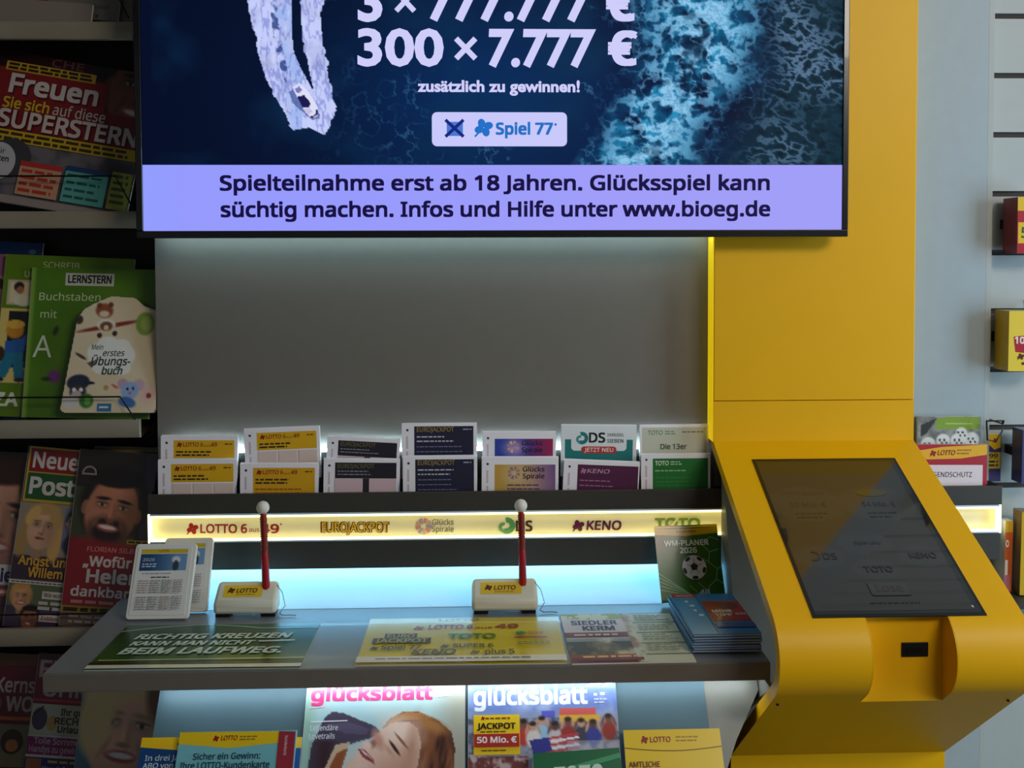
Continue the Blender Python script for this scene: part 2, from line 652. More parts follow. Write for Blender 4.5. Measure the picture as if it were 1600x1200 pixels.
# tray: bottom, front lip, rear
g = Geo()
TX0, TX1 = -.5925, .958
g.box(TX0, TX1, TRY, TRY + .006, ZS0 + .002, ZT)
g.box(TX0, TX1, TRY + .006, PAN - .0005, ZS0 + .002, ZS0 + .010)
g.box(TX0, TX0 + .004, TRY + .006, PAN - .0005, ZS0 + .010, ZT)
g.box(TX1 - .004, TX1, TRY + .006, PAN - .0005, ZS0 + .010, ZT)
tray = stand_part(g, 'slip_tray', M_DARK, bevel=.0012)
DIV = [float(P(px, 720, 1.795)[0]) for px in (244.5, 372.5, 503.5, 626, 749, 874.5, 999.5)]
for xd in DIV:
    g = Geo()
    g.prism([(TRY + .007, ZT - .028), (PAN - .002, ZT - .028), (PAN - .002, ZT + .055), (PAN - .012, ZT + .055), (TRY + .007, ZT + .012)], xd - .0008, xd + .0008)
    stand_part(g, 'divider', M_ACR)
g = Geo(); g.box(PL + .03, .40, 1.8130, 1.8150, ZS0 + .104, ZS0 + .110); gh_ = Geo(); gh_.box(PL + .03, .40, 1.8130, 1.8146, ZS0 + .011, ZS0 + .1035); stand_part(gh_, 'led_holder', M_DARK); stand_part(g, 'led_strip', M_LEDT)
g = Geo(); g.box(PL + .01, .418, 1.8005, 1.8125, ZS0 + .0105, ZS0 + .054); stand_part(g, 'tray_step', M_DARK)
g = Geo(); g.box(PL + .01, .42, 1.783, 1.790, TVZ0 + .008, TVZ0 + .014); stand_part(g, 'led_strip', M_LEDP)
# sign channel with LED lines along its upper and lower edges
BX0, BX1 = -.5915, .9555
g = Geo()
g.box(BX0, BX1, TRY + .016, TRY + .040, ZS1, ZS0)
g.box(BX0, BX1, TRY, TRY + .016, ZS0 - .0015, ZS0 + .0015)
g.box(BX0, BX1, TRY, TRY + .016, ZS1 - .0015, ZS1 + .0010)
sign = Art(232, 803, 1341, 42)


def sgx(px):
    return px


LOTRED, BRN = (150, 18, 20), (84, 40, 8)
sign_geo = Geo()


def sign_print(a):
    c = (226, 214, 160)
    a.clover(300, 826, 9, LOTRED)
    a.text('LOTTO 6', 313, 386, 833, 14, LOTRED, .03)
    a.text('aus', 389, 405, 831, 7, LOTRED, 0)
    a.text('49', 407, 436, 833, 14, LOTRED, .03)
    a.ell(439, 819, 1.3, 1.3, LOTRED)
    a.text('EUROJACKPOT', 501, 609, 832, 17, BRN, .085)
    a.text('EUROJACKPOT', 503, 607, 831, 15, (206, 160, 26), .02)
    for k in range(9):
        a.arc(662, 822, 5 - (k % 3) * .8, 13, -90 + 40 * k, -60 + 40 * k, [(190, 120, 120), (196, 150, 140), (150, 140, 170)][k % 3], 5)
    a.text('Glücks', 675, 709, 820, 9, (120, 112, 100), .02)
    a.text('Spirale', 675, 709, 831, 9, (120, 112, 100), .02)
    a.arc(792, 821, 5, 13, -100, 120, (70, 132, 84), 18)
    a.arc(787, 824, 3, 8, 90, 290, (96, 150, 100), 12)
    a.text('DS', 806, 832, 830, 17, (60, 40, 24), .035)
    KE = (84, 18, 62)
    a.clover(903, 821, 9, KE)
    a.text('KENO', 916, 970, 828, 15, KE, .035, .1)
    a.text('TOTO', 1023, 1094, 827, 18, (110, 140, 40), .05)
    a.line(1042, 829, 1062, 806, 3, (226, 214, 160))


sign_print(sign)
gs = Geo()
gs.box(BX0, BX1, TRY + .0145, TRY + .016, ZS1, ZS0, (226, 214, 182))
for k, it in enumerate(sign.it):
    v = np.array([P(x, y, TRY + .0142) for x, y in it[1]])
    v[:, 1] = TRY + .0143 - k * .00003
    gs.add(v, it[2], it[3])
ch = stand_part(g, 'sign_channel', M_WHITE)
stand_part(gs, 'sign_face', M_SIGN)
for nm, z0, z1 in (('upper', ZS0 - .0055, ZS0 - .0016), ('lower', ZS1 + .0011, ZS1 + .0045)):
    gl = Geo(); gl.box(BX0 + .002, BX1 - .002, TRY + .001, TRY + .006, z0, z1)
    stand_part(gl, 'led_strip', M_LEDW)
for x0, x1 in ((BX0 - .001, BX0 + .002), (BX1 - .002, BX1 + .001)):
    gl = Geo(); gl.box(x0, x1, TRY, TRY + .016, ZS1 - .0015, ZS0 + .0015)
    stand_part(gl, 'end_cap', M_LEDW)
# fascia under the sign
g = Geo(); g.box(TX0 + .0005, TX1 - .0005, TRY + .003, TRY + .010, ZD, ZS1 - .002)
g.box(TX0 + .0005, PR - .0005, TRY + .010, 1.93, ZS1 - .010, ZS1 - .002); stand_part(g, 'fascia', M_DARK, bevel=.001)
# lit cove between fascia and counter
prof = [(1.802, ZS1 - .0105), (1.802, CZ + .052)]
for k in range(1, 13):
    a = pi / 2 * k / 12
    prof.append((1.802 - .080 * (1 - cos(a)), CZ + .052 - .0515 * sin(a)))
g = Geo(); g.prism(prof + [(1.810, CZ + .0005), (1.810, ZS1 - .0105)], PL + .002, XK - .002)
stand_part(g, 'lit_cove', M_WHITE, smooth=35)
g = Geo(); g.box(PL + .01, XK - .004, 1.786, 1.792, ZD - .001, ZD + .003)
g2 = Geo(); g2.box(PL + .01, XK - .004, 1.7855, 1.800, ZD + .003, ZD + .009); stand_part(g2, 'led_holder', M_DARK)
stand_part(g, 'led_strip', M_LEDC)
# slanted leaflet board and its bottom ledge under the counter
SA = radians(35)


def slope_pt(v, off=0.0, x=0.0):
    """point on the slanted board, v metres down from its top, off metres in front of it"""
    return Vector((x, 1.512 - v * sin(SA) - off * cos(SA), .956 - v * cos(SA) + off * sin(SA) - .001))


BXL, BXR = -.487, .344
pa, pb = slope_pt(0), slope_pt(.33)
g = Geo(); g.prism([(pa.y, pa.z), (pb.y, pb.z), (pb.y + .012, pb.z - .004), (pa.y + .012, pa.z)], BXL, BXR); stand_part(g, 'leaflet_board', M_TEAL)
g = Geo()
p1, p2, p3 = slope_pt(.331), slope_pt(.331, .07), slope_pt(.30, .07)
g.prism([(p1.y, p1.z), (p2.y, p2.z), (p2.y, p2.z - .006), (p1.y + .02, p1.z - .006)], BXL - .05, BXR + .04)
stand_part(g, 'leaflet_ledge', M_EDGE)
g = Geo(); g.box(BXL, BXR, 1.36, 1.93, 0, pb.z - .02); stand_part(g, 'plinth', M_DARK)
g = Geo(); g.prism([(1.93, CZ - .029), (1.44, CZ - .029), (1.60, .846), (1.66, .797), (1.695, .75), (1.70, .723), (1.70, 0), (1.93, 0)], XK - .0075, XK - .0005)
stand_part(g, 'end_panel', M_CHEEK)
g = Geo()
fx = [(0, BXR + .001), (0, XK - .009), (.03, XK - .009), (.10, .385), (.15, .360), (.33, .350), (.33, BXR + .001)]
fv = [slope_pt(v_, -.004, x_) for v_, x_ in fx] + [slope_pt(v_, -.008, x_) for v_, x_ in fx]
g.add([tuple(q) for q in fv], [tuple(range(7)), tuple(range(7, 14))[::-1]] + [(i, 7 + i, 7 + (i + 1) % 7, (i + 1) % 7) for i in range(7)])
stand_part(g, 'side_filler', M_CHEEK)
g = Geo(); g.box(BXL, XK - .02, 1.478, 1.486, CZ - .032, CZ - .0285); stand_part(g, 'led_strip', M_LEDU)

# ---- counter
ctop = Geo()
ctop.box(-.646, XK - .0005, CF + .002, CB, CZ - .026, CZ)
counter = ctop.build('counter', M_COUNTER, None)
bpy.context.view_layer.update()
tag(counter, 'grey laminate counter shelf with dark front edge, pens and leaflets on it', 'counter')
g = Geo(); g.box(-.6465, XK, CF - .002, CF + .0018, CZ - .0275, CZ - .0002)
g.build('edge_band', M_EDGE, counter, bevel=.001)

# ================================================================== wall screen
TVX0, TVX1, TVZ0, TVZ1, TVY = -.586, .6465, 1.632, 2.335, 1.72
tv = thing('wall_screen', 'large black framed screen showing blue sea, a speedboat and lottery text', 'television',
           Matrix.Translation((.03, 1.75, TVZ0)))
bpy.context.view_layer.update()
tvi = tv.matrix_world.inverted()


def under(o, root):
    o.parent = root
    o.matrix_parent_inverse = root.matrix_world.inverted()
    return o


g = Geo(); g.box(TVX0 + .012, TVX1 - .012, TVY + .012, 1.7745, TVZ0 + .012, TVZ1 - .012); under(g.build('housing', M_BLACK), tv)
g = Geo()
b = .0115
g.box(TVX0, TVX1, TVY, TVY + .03, TVZ0, TVZ0 + b + .001); g.box(TVX0, TVX1, TVY, TVY + .03, TVZ1 - b, TVZ1)
g.box(TVX0, TVX0 + b, TVY, TVY + .03, TVZ0 + b + .001, TVZ1 - b); g.box(TVX1 - b + .001, TVX1, TVY, TVY + .03, TVZ0 + b + .001, TVZ1 - b)
under(g.build('bezel', M_BEZEL, bevel=.0012), tv)


def sea(X, Y):
    im = Img(X, Y, (3, 12, 38))
    n1, n2, n3 = fbm(X, Y, 90, 5, 1), fbm(X, Y, 26, 5, 2), fbm(X, Y, 9, 3, 3)
    # broad blue glow in the middle
    g = np.exp(-(((X - 760) / 260) ** 2 + ((Y - 150) / 190) ** 2))
    im.mix(g * .95, (4, 44, 92))
    im.mix(np.clip((n1 - .45) * 1.6, 0, .5) * (X > 240), (8, 52, 84))
    fl_ = 1 - np.abs(2 * fbm(X, Y, 20, 4, 9) - 1)
    im.mix(np.clip((fl_ - .93) * 12, 0, .6) * np.clip((fbm(X, Y, 70, 3, 19) - .5) * 6, 0, 1) * np.clip((X - 480) / 200, 0, 1), (70, 120, 160))
    # rippled grey-green water on the right
    edge = 1165 - (Y > 120) * (Y - 120) * .50 + 50 * (n1 - .5)
    rt = np.clip((X - edge) / 60, 0, 1)
    im.mix(rt, (11, 40, 56))
    wx, wy = X + 14 * (n2 - .5), Y + 14 * (n1 - .5)
    rip = 1 - np.abs(2 * fbm(wx * .9 + wy * .55, wy * 1.5 - wx * .55, 17, 4, 5) - 1)
    lit = np.clip(.35 + (fbm(X, Y, 120, 2, 15) - .4) * 2.2 + (120 - Y) / 400, .1, 1)
    im.mix(rt * lit * np.clip((rip - .80) * 7, 0, .8), (104, 132, 166))
    im.mix(rt * np.clip((.62 - rip) * 3, 0, .7), (5, 20, 32))
    # surf line
    cx = np.interp(Y, [-260, 0, 60, 130, 190, 258], [1120, 1092, 1088, 1066, 1030, 985])
    hw = np.interp(Y, [-260, 0, 80, 170, 258], [92, 80, 74, 70, 74])
    f = np.clip(1.35 - np.abs(X - cx - 60 * (n1 - .5)) / hw, 0, 1)
    rid = 1 - np.abs(2 * fbm(X + 30 * (n2 - .5), Y + 30 * (n1 - .5), 34, 5, 8) - 1)
    rid2 = 1 - np.abs(2 * fbm(X + 12 * (n3 - .5), Y, 15, 4, 18) - 1)
    im.mix(f * np.clip(.2 + (n2 - .4) * 3, 0, .85), (8, 92, 134))
    im.mix(f * np.clip((rid - .70) * 4, 0, .85), (44, 150, 196))
    im.mix(f * np.clip((rid * .5 + rid2 * .5 - .76) * 9, 0, .95), (150, 200, 236))
    im.mix(np.clip(.9 - np.abs(X - cx) / hw, 0, 1) * np.clip((.42 - n2) * 8, 0, .85), (3, 26, 52))
    im.mix((X > 900) * np.clip(1.9 - np.abs(X - cx) / hw, 0, 1) * np.clip((rid2 - .9) * 9, 0, .5), (70, 140, 180))
    # boat wake
    j = (n3 - .5) * 9 + (n2 - .5) * 8
    y = Y
    xl = np.interp(y, [-260, 0, 50, 90, 120, 150, 170, 200], [370, 386, 397, 404, 413, 424, 439, 452]) + j
    xr = np.interp(y, [-260, 0, 60, 85, 110, 135, 200], [462, 455, 455, 458, 468, 482, 512]) + j * .3
    yl = np.interp(y, [-260, 0, 40, 80, 115, 145, 175, 211], [474, 470, 468, 474, 482, 488, 497, 503]) + j * .7
    yr = np.interp(y, [-260, 0, 50, 100, 145, 172, 192, 211], [512, 504, 500, 507, 516, 519, 513, 504]) + j
    foam = np.array([196, 204, 250])
    end = y < np.interp(X, [440, 455, 480, 503, 520], [196, 204, 200, 212, 185])
    A = (X > xl) & (X < np.where(y > 140, yr, xr)) & end
    B = (X > yl) & (X < yr) & end
    im.mix(A * np.clip(.97 + .4 * (n2 - .5), 0, 1), foam)
    im.mix(B * np.clip(.97 + .4 * (n2 - .5), 0, 1), foam)
    tint = (A & (X > np.interp(y, [0, 120], [425, 446]))) * (X < np.interp(y, [0, 120, 170], [462, 470, 470])) * np.clip((n2 - .35) * 1.5, 0, .5)
    im.mix(tint, (120, 160, 226))
    st = 1 - np.abs(2 * fbm(X * 1.6, Y * .5, 12, 4, 29) - 1)
    im.mix((A | B) * np.clip((st - .86) * 6, 0, .55), (110, 122, 200))
    im.mix((A | B) * np.clip((.5 - st) * 2, 0, .5), (226, 230, 255))
    sp = np.interp(y, [-260, 0, 60, 110, 150], [426, 427, 431, 442, 456])
    im.mix(((np.abs(X - sp) < 4 + 5 * (n3 - .4)) & (y < 150)) * np.clip((n3 - .42) * 5, 0, .8), (40, 60, 120))
    # boat, bow pointing down and right
    im.poly([(449, 146), (458, 138), (478, 164), (497, 180), (494, 187), (484, 188), (470, 176), (456, 164)], (64, 84, 150), .7)
    im.poly([(455, 138), (466, 131), (480, 146), (493, 168), (494, 182), (484, 186), (474, 176), (463, 156)], (222, 222, 246))
    im.poly([(462, 152), (473, 150), (483, 163), (480, 169), (470, 170)], (26, 24, 78))
    im.poly([(472, 171), (481, 170), (486, 176), (478, 181)], (196, 190, 226))
    im.poly([(484, 186), (493, 180), (494, 172), (491, 172), (489, 180), (480, 184)], (36, 34, 88))
    im.poly([(458, 141), (465, 136), (470, 143), (463, 148)], (120, 120, 190))
    return im.p


scr = Art(225, -253, 1087.5, 613)
scr.raster(sea, 3, (225, -253, 1312.5, -30))
scr.raster(sea, 1.6, (225, -30, 1312.5, 258))
PW = (206, 205, 250)
scr.text('3', 556, 594, 34, 58, PW, .032, builtin=True)
scr.line(615, -10, 643, 20, 8, PW); scr.line(643, -10, 615, 20, 8, PW)
scr.text('777.777', 664, 918, 32, 57, PW, .034, .06, builtin=True)
scr.text('€', 940, 986, 34, 58, PW, .05)
scr.text('300', 555, 688, 103, 54, PW, .03, builtin=True)
scr.line(707, 62, 737, 93, 8.5, PW); scr.line(737, 62, 707, 93, 8.5, PW)
scr.text('7.777', 755, 921, 103, 54, PW, .034, .06, builtin=True)
scr.text('€', 943, 989, 103, 54, PW, .05)
scr.text('zusätzlich zu gewinnen!', 647, 899, 144, 17, PW, .034, builtin=True)
scr.rrect(669, 176, 879, 229, 8, (200, 200, 250))
scr.rect(692, 191, 717, 213, (70, 120, 214))
scr.line(690, 188, 718, 214, 5, (22, 38, 120))
scr.line(718, 188, 690, 214, 5, (22, 38, 120))
scr.clover(748, 200, 14, (34, 112, 200))
scr.text('Spiel 77', 768, 857, 211, 19, (34, 112, 196), .05)
scr.ell(861, 195, 2, 2, (34, 112, 196))


def banner(X, Y):
    im = Img(X, Y, (150, 154, 252))
    im.mix(np.clip((X - 500) / 500, 0, 1) * .6, (168, 160, 246))
    im.mix(np.clip((300 - X) / 90, 0, 1) * .6, (142, 160, 255))
    return im.p


scr.raster(banner, 40, (225, 258, 1312.5, 360))
NV = (22, 14, 66)
scr.text('Spielteilnahme erst ab 18 Jahren. Glücksspiel kann', 342, 1198, 298, 24, NV, .04)
scr.text('süchtig machen. Infos und Hilfe unter www.bioeg.de', 343, 1199, 339, 24, NV, .04)
g = Geo()
sw, sh = TVX1 - TVX0 - 2 * b + .001, TVZ1 - TVZ0 - 2 * b - .001
g.box(0, sw, .002, .006, 0, sh, (8, 8, 12))
scr.into(g, sw, sh, 0, dz=.00004)
o = g.build('screen', M_TV, None, Matrix.Translation((TVX0 + b, TVY + .005, TVZ0 + b + .001)))
bpy.context.view_layer.update()
under(o, tv)

# ================================================================== kiosk
KX0, KX1 = .4235, .7915
kiosk = thing('lottery_terminal', 'yellow self service lottery terminal with sloped dark touch screen', 'kiosk',
              Matrix.Translation((.6, 1.75, 0)))
bpy.context.view_layer.update()
g = Geo(); g.box(KX0, KX1, TRY, PAN - .0004, 1.3365, 2.5); under(g.build('column', M_YEL, bevel=.0015), kiosk)
g = Geo(); g.box(KX0 - .0012, KX0 - .0002, TRY + .002, PAN - .003, 1.262, 2.45); under(g.build('side_glow', M_GLOWY), kiosk)  # glowing strip added to imitate light on the column's left side
g = Geo(); g.box(KX0 + .004, KX1 - .004, TRY + .006, PAN - .0004, 1.18, 1.3365); under(g.build('column_core', M_DARK), kiosk)
A0, B0 = (TRY, 1.3355), (TRY, 1.262)
dS = Vector((-.31, -.156)).normalized()
r = .07
S1 = (1.41, 1.262 - (TRY - 1.41) * .156 / .31)
cN = (S1[0] - dS[1] * -r * -1 * -1, 0)
n1 = Vector((dS[1], -dS[0]))           # outward normal of the slope (towards viewer and up)
C0 = Vector(S1) - n1 * r
a0 = atan2(n1.y, n1.x)
U1 = Vector((1.640, .752))
# underside direction is tangent to the circle through U1
dv = C0 - U1
L = dv.length
ang = atan2(dv.y, dv.x)
off = math.asin(r / L)
dU = Vector((cos(ang - off), sin(ang - off)))          # from U1 towards the tangent point
dist = sqrt(L * L - r * r)
T1 = U1 + dU * dist
if T1.y > C0.y:
    dU = Vector((cos(ang + off), sin(ang + off)))
    T1 = U1 + dU * dist
n2 = (T1 - C0).normalized()
a1 = atan2(n2.y, n2.x)
if a1 < a0:
    a1 += 2 * pi
arc_pts = [(C0.x + r * cos(a0 + (a1 - a0) * k / 24), C0.y + r * sin(a0 + (a1 - a0) * k / 24)) for k in range(25)]
outer = [A0, B0] + arc_pts + [tuple(U1), (1.640, 0.0)]


def inset(p, t):
    out = []
    for i, q in enumerate(p):
        q = Vector(q)
        d1 = (q - Vector(p[i - 1])).normalized() if i > 0 else None
        d2 = (Vector(p[i + 1]) - q).normalized() if i < len(p) - 1 else None
        d1 = d1 or d2
        d2 = d2 or d1
        na, nb = Vector((d1.y, -d1.x)), Vector((d2.y, -d2.x))
        nn = (na + nb).normalized()
        out.append(tuple(q - nn * t / max(.4, nn.dot(na))))
    return out


TH = .019
# orientation check: the outward normal at the column must face the viewer (-Y)
_sgn = 1 if (Vector(outer[1]) - Vector(outer[0])).y * 1 < 0 else -1


def band(g, prof, x0, x1, th=TH):
    inn = inset(prof, th)
    if inn[0][0] < prof[0][0]:
        inn = inset(prof, -th)
    n = len(prof)
    v = [(x0, y, z) for y, z in prof] + [(x1, y, z) for y, z in prof] + [(x0, y, z) for y, z in inn] + [(x1, y, z) for y, z in inn]
    f = []
    for i in range(n - 1):
        f.append((i, i + 1, n + i + 1, n + i))
        f.append((2 * n + i, 3 * n + i, 3 * n + i + 1, 2 * n + i + 1))
        f.append((i, 2 * n + i, 2 * n + i + 1, i + 1))
        f.append((n + i, n + i + 1, 3 * n + i + 1, 3 * n + i))
    f.append((0, n, 3 * n, 2 * n))
    f.append((n - 1, 3 * n - 1, 4 * n - 1, 2 * n - 1))
    g.add(v, f)


SCX0, SCX1, SCY = .5565, .6805, 1.418
tS = (TRY - SCY) / .31
q0 = (SCY, 1.262 - tS * .156)
tU = (U1.x - SCY) / (U1.x - T1.x)
q1 = (SCY, U1.y + (T1.y - U1.y) * tU)
mid = [A0, B0, q0, q1, tuple(U1), (1.640, 0.0)]
g = Geo()
band(g, outer, KX0, SCX0)
band(g, mid, SCX0, SCX1)
band(g, outer, SCX1, KX1)
lens = [p for p in ([q0] + arc_pts + [q1]) if p[0] <= SCY + 1e-6]
g.prism(lens, SCX0 + .0003, SCX0 + .0015)
g.prism(lens, SCX1 - .0015, SCX1 - .0003)
shell = under(g.build('shell', M_YEL, smooth=28), kiosk)
core = inset(outer, TH + .004)
if core[0][0] < outer[0][0]:
    core = inset(outer, -TH - .004)
core = [(y, z) for y, z in core]
core = [p for p in core if p[1] > .72 and p[0] < 1.60]
fl = [p for p in core if p[0] > SCY + .018 or p[1] > q0[1] or p[1] < q1[1]]
up = [p for p in fl if p[1] > .80]
zb = .80
g = Geo(); g.prism([(1.7735, 1.262 - .03)] + [p for p in up if p[0] < 1.75 and p[1] < 1.235] + [(1.61, zb), (1.7735, zb)], XK + .0002, KX1 - .03)
under(g.build('side_cheek', M_CHEEK), kiosk)
g = Geo(); g.prism([(1.636, zb - .0005), (1.657, .765), (1.657, 0), (1.76, 0), (1.76, zb - .0005)], XK + .0002, KX1 - .01)
g.prism([(1.657, .760), (1.72, .760), (1.72, .7612), (1.657, .7612)], XK - .0002, XK + .001)
under(g.build('pedestal', M_YEL), kiosk)
# small hole screws on the underside
for px in (1233, 1592):
    t = .10
    c = T1 + (U1 - T1) * t
    x = KX0 + .012 if px < 1400 else KX1 - .012
    g = Geo()
    nv = Vector((0, -n2.x * -1, -n2.y * -1))
    g.sphere((x, c.x + n2.x * .0005, c.y + n2.y * .0005), .0026, 8)
    under(g.build('screw', M_BLACK, smooth=60), kiosk)
# touch screen lying in the slope
SL = Matrix(((1, 0, 0, 0), (0, -n1.x, -dS.x, 0), (0, -n1.y, -dS.y, 0), (0, 0, 0, 1)))


def on_slope(px, py):
    """point of the slope under a pixel"""
    d = ray(px, py)
    nn = np.array([0, n1.x, n1.y])
    p0 = np.array([0, B0[0], B0[1]])
    return CAM + d * (np.dot(p0 - CAM, nn) / np.dot(d, nn))


BLs, BRs, TLs, TRs = on_slope(1279, 965), on_slope(1551, 965), on_slope(1169, 719), on_slope(1392, 719)
xa, xb = (BLs[0] + TLs[0]) / 2, (BRs[0] + TRs[0]) / 2
bl = np.array([xa, BLs[1], BLs[2]]); br = np.array([xb, BLs[1], BLs[2]]); tl = np.array([xa, TLs[1], TLs[2]])
Ms, kw, kh = frame(bl, br, tl)
g = Geo(); g.box(-.001, kw + .001, -.0012, .0005, -.001, kh + .001); o = g.build('screen_frame', M_BEZEL, None, Ms)
bpy.context.view_layer.update(); under(o, kiosk)
ka = Art(0, 0, 250, 360)


def kscreen(X, Y):
    im = Img(X, Y, (44, 40, 36))
    im.rect(0, 8, 250, 44, (52, 42, 14))
    im.mix(((X - 60) / 62) ** 2 + ((Y - 118) / 42) ** 2 < 1, (52, 48, 44))
    im.mix(((X - 178) / 62) ** 2 + ((Y - 118) / 42) ** 2 < 1, (52, 48, 44))
    for cx, cy, rx, ry in ((46, 240, 40, 24), (125, 212, 44, 24), (205, 240, 38, 24), (125, 268, 36, 20)):
        im.ell(cx, cy, rx, ry, (50, 48, 46), 0, .05)
    return im.p


ka.raster(kscreen, 3, (4, 8, 238, 350))
GH = (22, 20, 20)
ka.text('LOTTO 6aus49', 24, 96, 96, 8, GH, .01); ka.text('20 Mio. €', 32, 92, 126, 12, GH, .02)
ka.lines(36, 92, 140, 2, 9, 3, GH)
ka.ell(176, 92, 26, 9, (74, 62, 6)); ka.text('54 Mio. €', 152, 206, 126, 12, GH, .02); ka.lines(154, 204, 140, 2, 9, 3, GH)
ka.arc(36, 238, 7, 11, -100, 120, GH, 10); ka.text('DS', 50, 72, 246, 14, GH, .03)
ka.text('Spirale', 108, 150, 214, 7, GH, .01); ka.text('KENO', 184, 226, 246, 12, GH, .03); ka.text('TOTO', 104, 148, 274, 12, GH, .03)
ka.rrect(98, 294, 158, 322, 5, (40, 38, 38)); ka.rrect(100, 296, 156, 320, 4, (52, 50, 48)); ka.text('Lose', 108, 148, 315, 15, (40, 18, 16), .03)
ka.lines(90, 170, 334, 1, 6, 2, GH, .1)
ka.ell(236, 346, 1.6, 2.4, (190, 190, 200))
g = Geo(); g.box(.004, kw - .004, .0002, .0022, .004, kh - .004, (4, 4, 4)); ka.into(g, kw, kh, 0, dz=.00003)
Mk = Ms @ Matrix.Translation((0, -.0016, 0))
o = g.build('touch_screen', M_KSCR, None, Mk)
bpy.context.view_layer.update(); under(o, kiosk)
s0, s1 = P(1408, 1026, SCY), P(1450, 1003, SCY)
g = Geo(); g.box(s0[0], s1[0], SCY - .002, SCY + .004, s0[2], s1[2]); sf = under(g.build('scanner', M_BLACK, bevel=.001), kiosk)
g = Geo(); g.box(s0[0] + .007, s1[0] - .009, SCY - .0028, SCY - .0019, s0[2] + .006, s1[2] - .006); sg = g.build('scanner_window', M_GLASS)
sg.parent = sf
sg.matrix_parent_inverse = (kiosk.matrix_world @ sf.matrix_parent_inverse @ sf.matrix_basis).inverted() if False else Matrix.Identity(4)

# ================================================================== right wall with hooks
slw = Geo()
SX0, SX1, SY = .956, 2.6, 1.842
grooves = [P(1570, y, SY)[2] for y in (118, 210.5, 302, 394, 485.5, 577, 668, 758)]
pitch = (grooves[0] - grooves[-1]) / 7
zs = [grooves[0] + pitch * k for k in range(8, 0, -1)] + [grooves[0] - pitch * k for k in range(0, 10)]
zs = [z for z in zs if .1 < z < 2.55]
gh = .0052
prev = 2.6
for z in zs:
    slw.box(SX0, SX1, SY, SY + .02, z + gh, prev)
    prev = z - gh
slw.box(SX0, SX1, SY, SY + .02, 0, prev)
slat = tag(slw.build('wall_right', M_SLAT), kind='structure')
g = Geo(); g.box(SX0, SX1, SY + .0075, SY + .019, .05, 2.59); g.build('groove_lining', M_GROOVE, slat)
g = Geo(); g.box(PR + .0004, SX0 - .0004, 1.8203, SY + .02, 0, 2.6); tag(g.build('trim_1', M_SLAT), kind='structure')

RD, YE, PU = (176, 22, 40), (232, 190, 34), (66, 58, 112)


def scratch_pack(px0, px1, y0, y1, depth, label, art, side, Yf):
    bl_, br_, tl_ = P(px0, y1, Yf), P(px1, y1, Yf), P(px0, y0, Yf)
    M_, wd, h = frame(bl_, br_, tl_)
    root = thing('scratch_card_box', label, 'scratch cards', M_)
    g = Geo(); g.box(0, wd, 0, depth, 0, h, side); art.into(g, wd, h); g.build('card_pack', M_GLOSS, root)
    g = Geo(); g.box(.003, wd - .003, depth, SY - Yf - .0005, h * .45, h * .62, (40, 34, 30)); g.build('bracket', M_WIRE, root)
    return root


a = Art(1590, 312, 60, 83, RD); a.rect(1590, 312, 1650, 332, YE); a.rect(1591, 349, 1630, 380, YE)
a.text('5', 1596, 1606, 372, 16, (40, 90, 40), .04)
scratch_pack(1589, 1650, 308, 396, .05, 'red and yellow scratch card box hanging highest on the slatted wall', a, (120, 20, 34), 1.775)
a = Art(1576, 486, 62, 94, (238, 204, 60)); a.poly([(1583, 526), (1640, 520), (1640, 556), (1586, 550)], RD); a.text('10', 1585, 1600, 537, 11, (240, 230, 220), .05)
a.clover(1594, 557, 5, BRN); a.lines(1596, 1630, 566, 1, 5, 4, BRN)
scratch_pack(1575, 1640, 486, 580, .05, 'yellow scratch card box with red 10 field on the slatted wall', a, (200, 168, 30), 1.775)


def hook(px, py, label):
    c = P(px, py, 1.80) + np.array([.004, 0, 0])
    root = thing('wire_hook', label, 'hook', Matrix.Translation(tuple(c)))
    g = Geo()
    z = Vector((0, 0, 0))
    pts = [(-.016, -.01, .014), (.017, -.01, .014), (.012, -.012, -.006), (.000, -.012, -.024), (-.014, -.01, -.021), (-.016, -.01, .014)]
    g.tube(pts, .0016, 8)
    g.tube([(.016, SY - c[1] - .0005, .008), (.016, -.006, .008), (.014, -.01, .012)], .0016, 8)
    g.build('wire', M_WIRE, root, smooth=60)
    return root


hook(1547, 668, 'small black wire hook on the slatted wall above a purple card')
hook(1606, 480, 'black wire hook at the right edge above the yellow scratch cards')
a = Art(1540, 676, 24, 78, PU)
a.poly([(1541, 676), (1563, 676), (1563, 698), (1552, 702), (1541, 692)], YE); a.clover(1553, 687, 4, RD)
a.rect(1542, 706, 1563, 733, (206, 178, 60)); a.text('99', 1543, 1558, 716, 8, (50, 40, 30), .05); a.lines(1543, 1560, 720, 2, 6, 3, (60, 50, 40), .1)
M_, wd, h = frame(P(1541.5, 752, 1.834), P(1563, 752, 1.834), P(1541.5, 678, 1.834))
sheet('hanging_card', 'narrow purple and yellow card hanging from the wire hook', 'scratch card', a, M_, wd, h, .006, M_GLOSS)
a = Art(1596, 672, 40, 84, (66, 70, 118)); a.rect(1600, 690, 1636, 716, (90, 90, 140)); a.text('5', 1604, 1614, 712, 14, (220, 220, 230), .03)
scratch_pack(1596, 1640, 672, 756, .035, 'dark blue scratch card box at the right edge of the slatted wall', a, (52, 56, 96), 1.775)
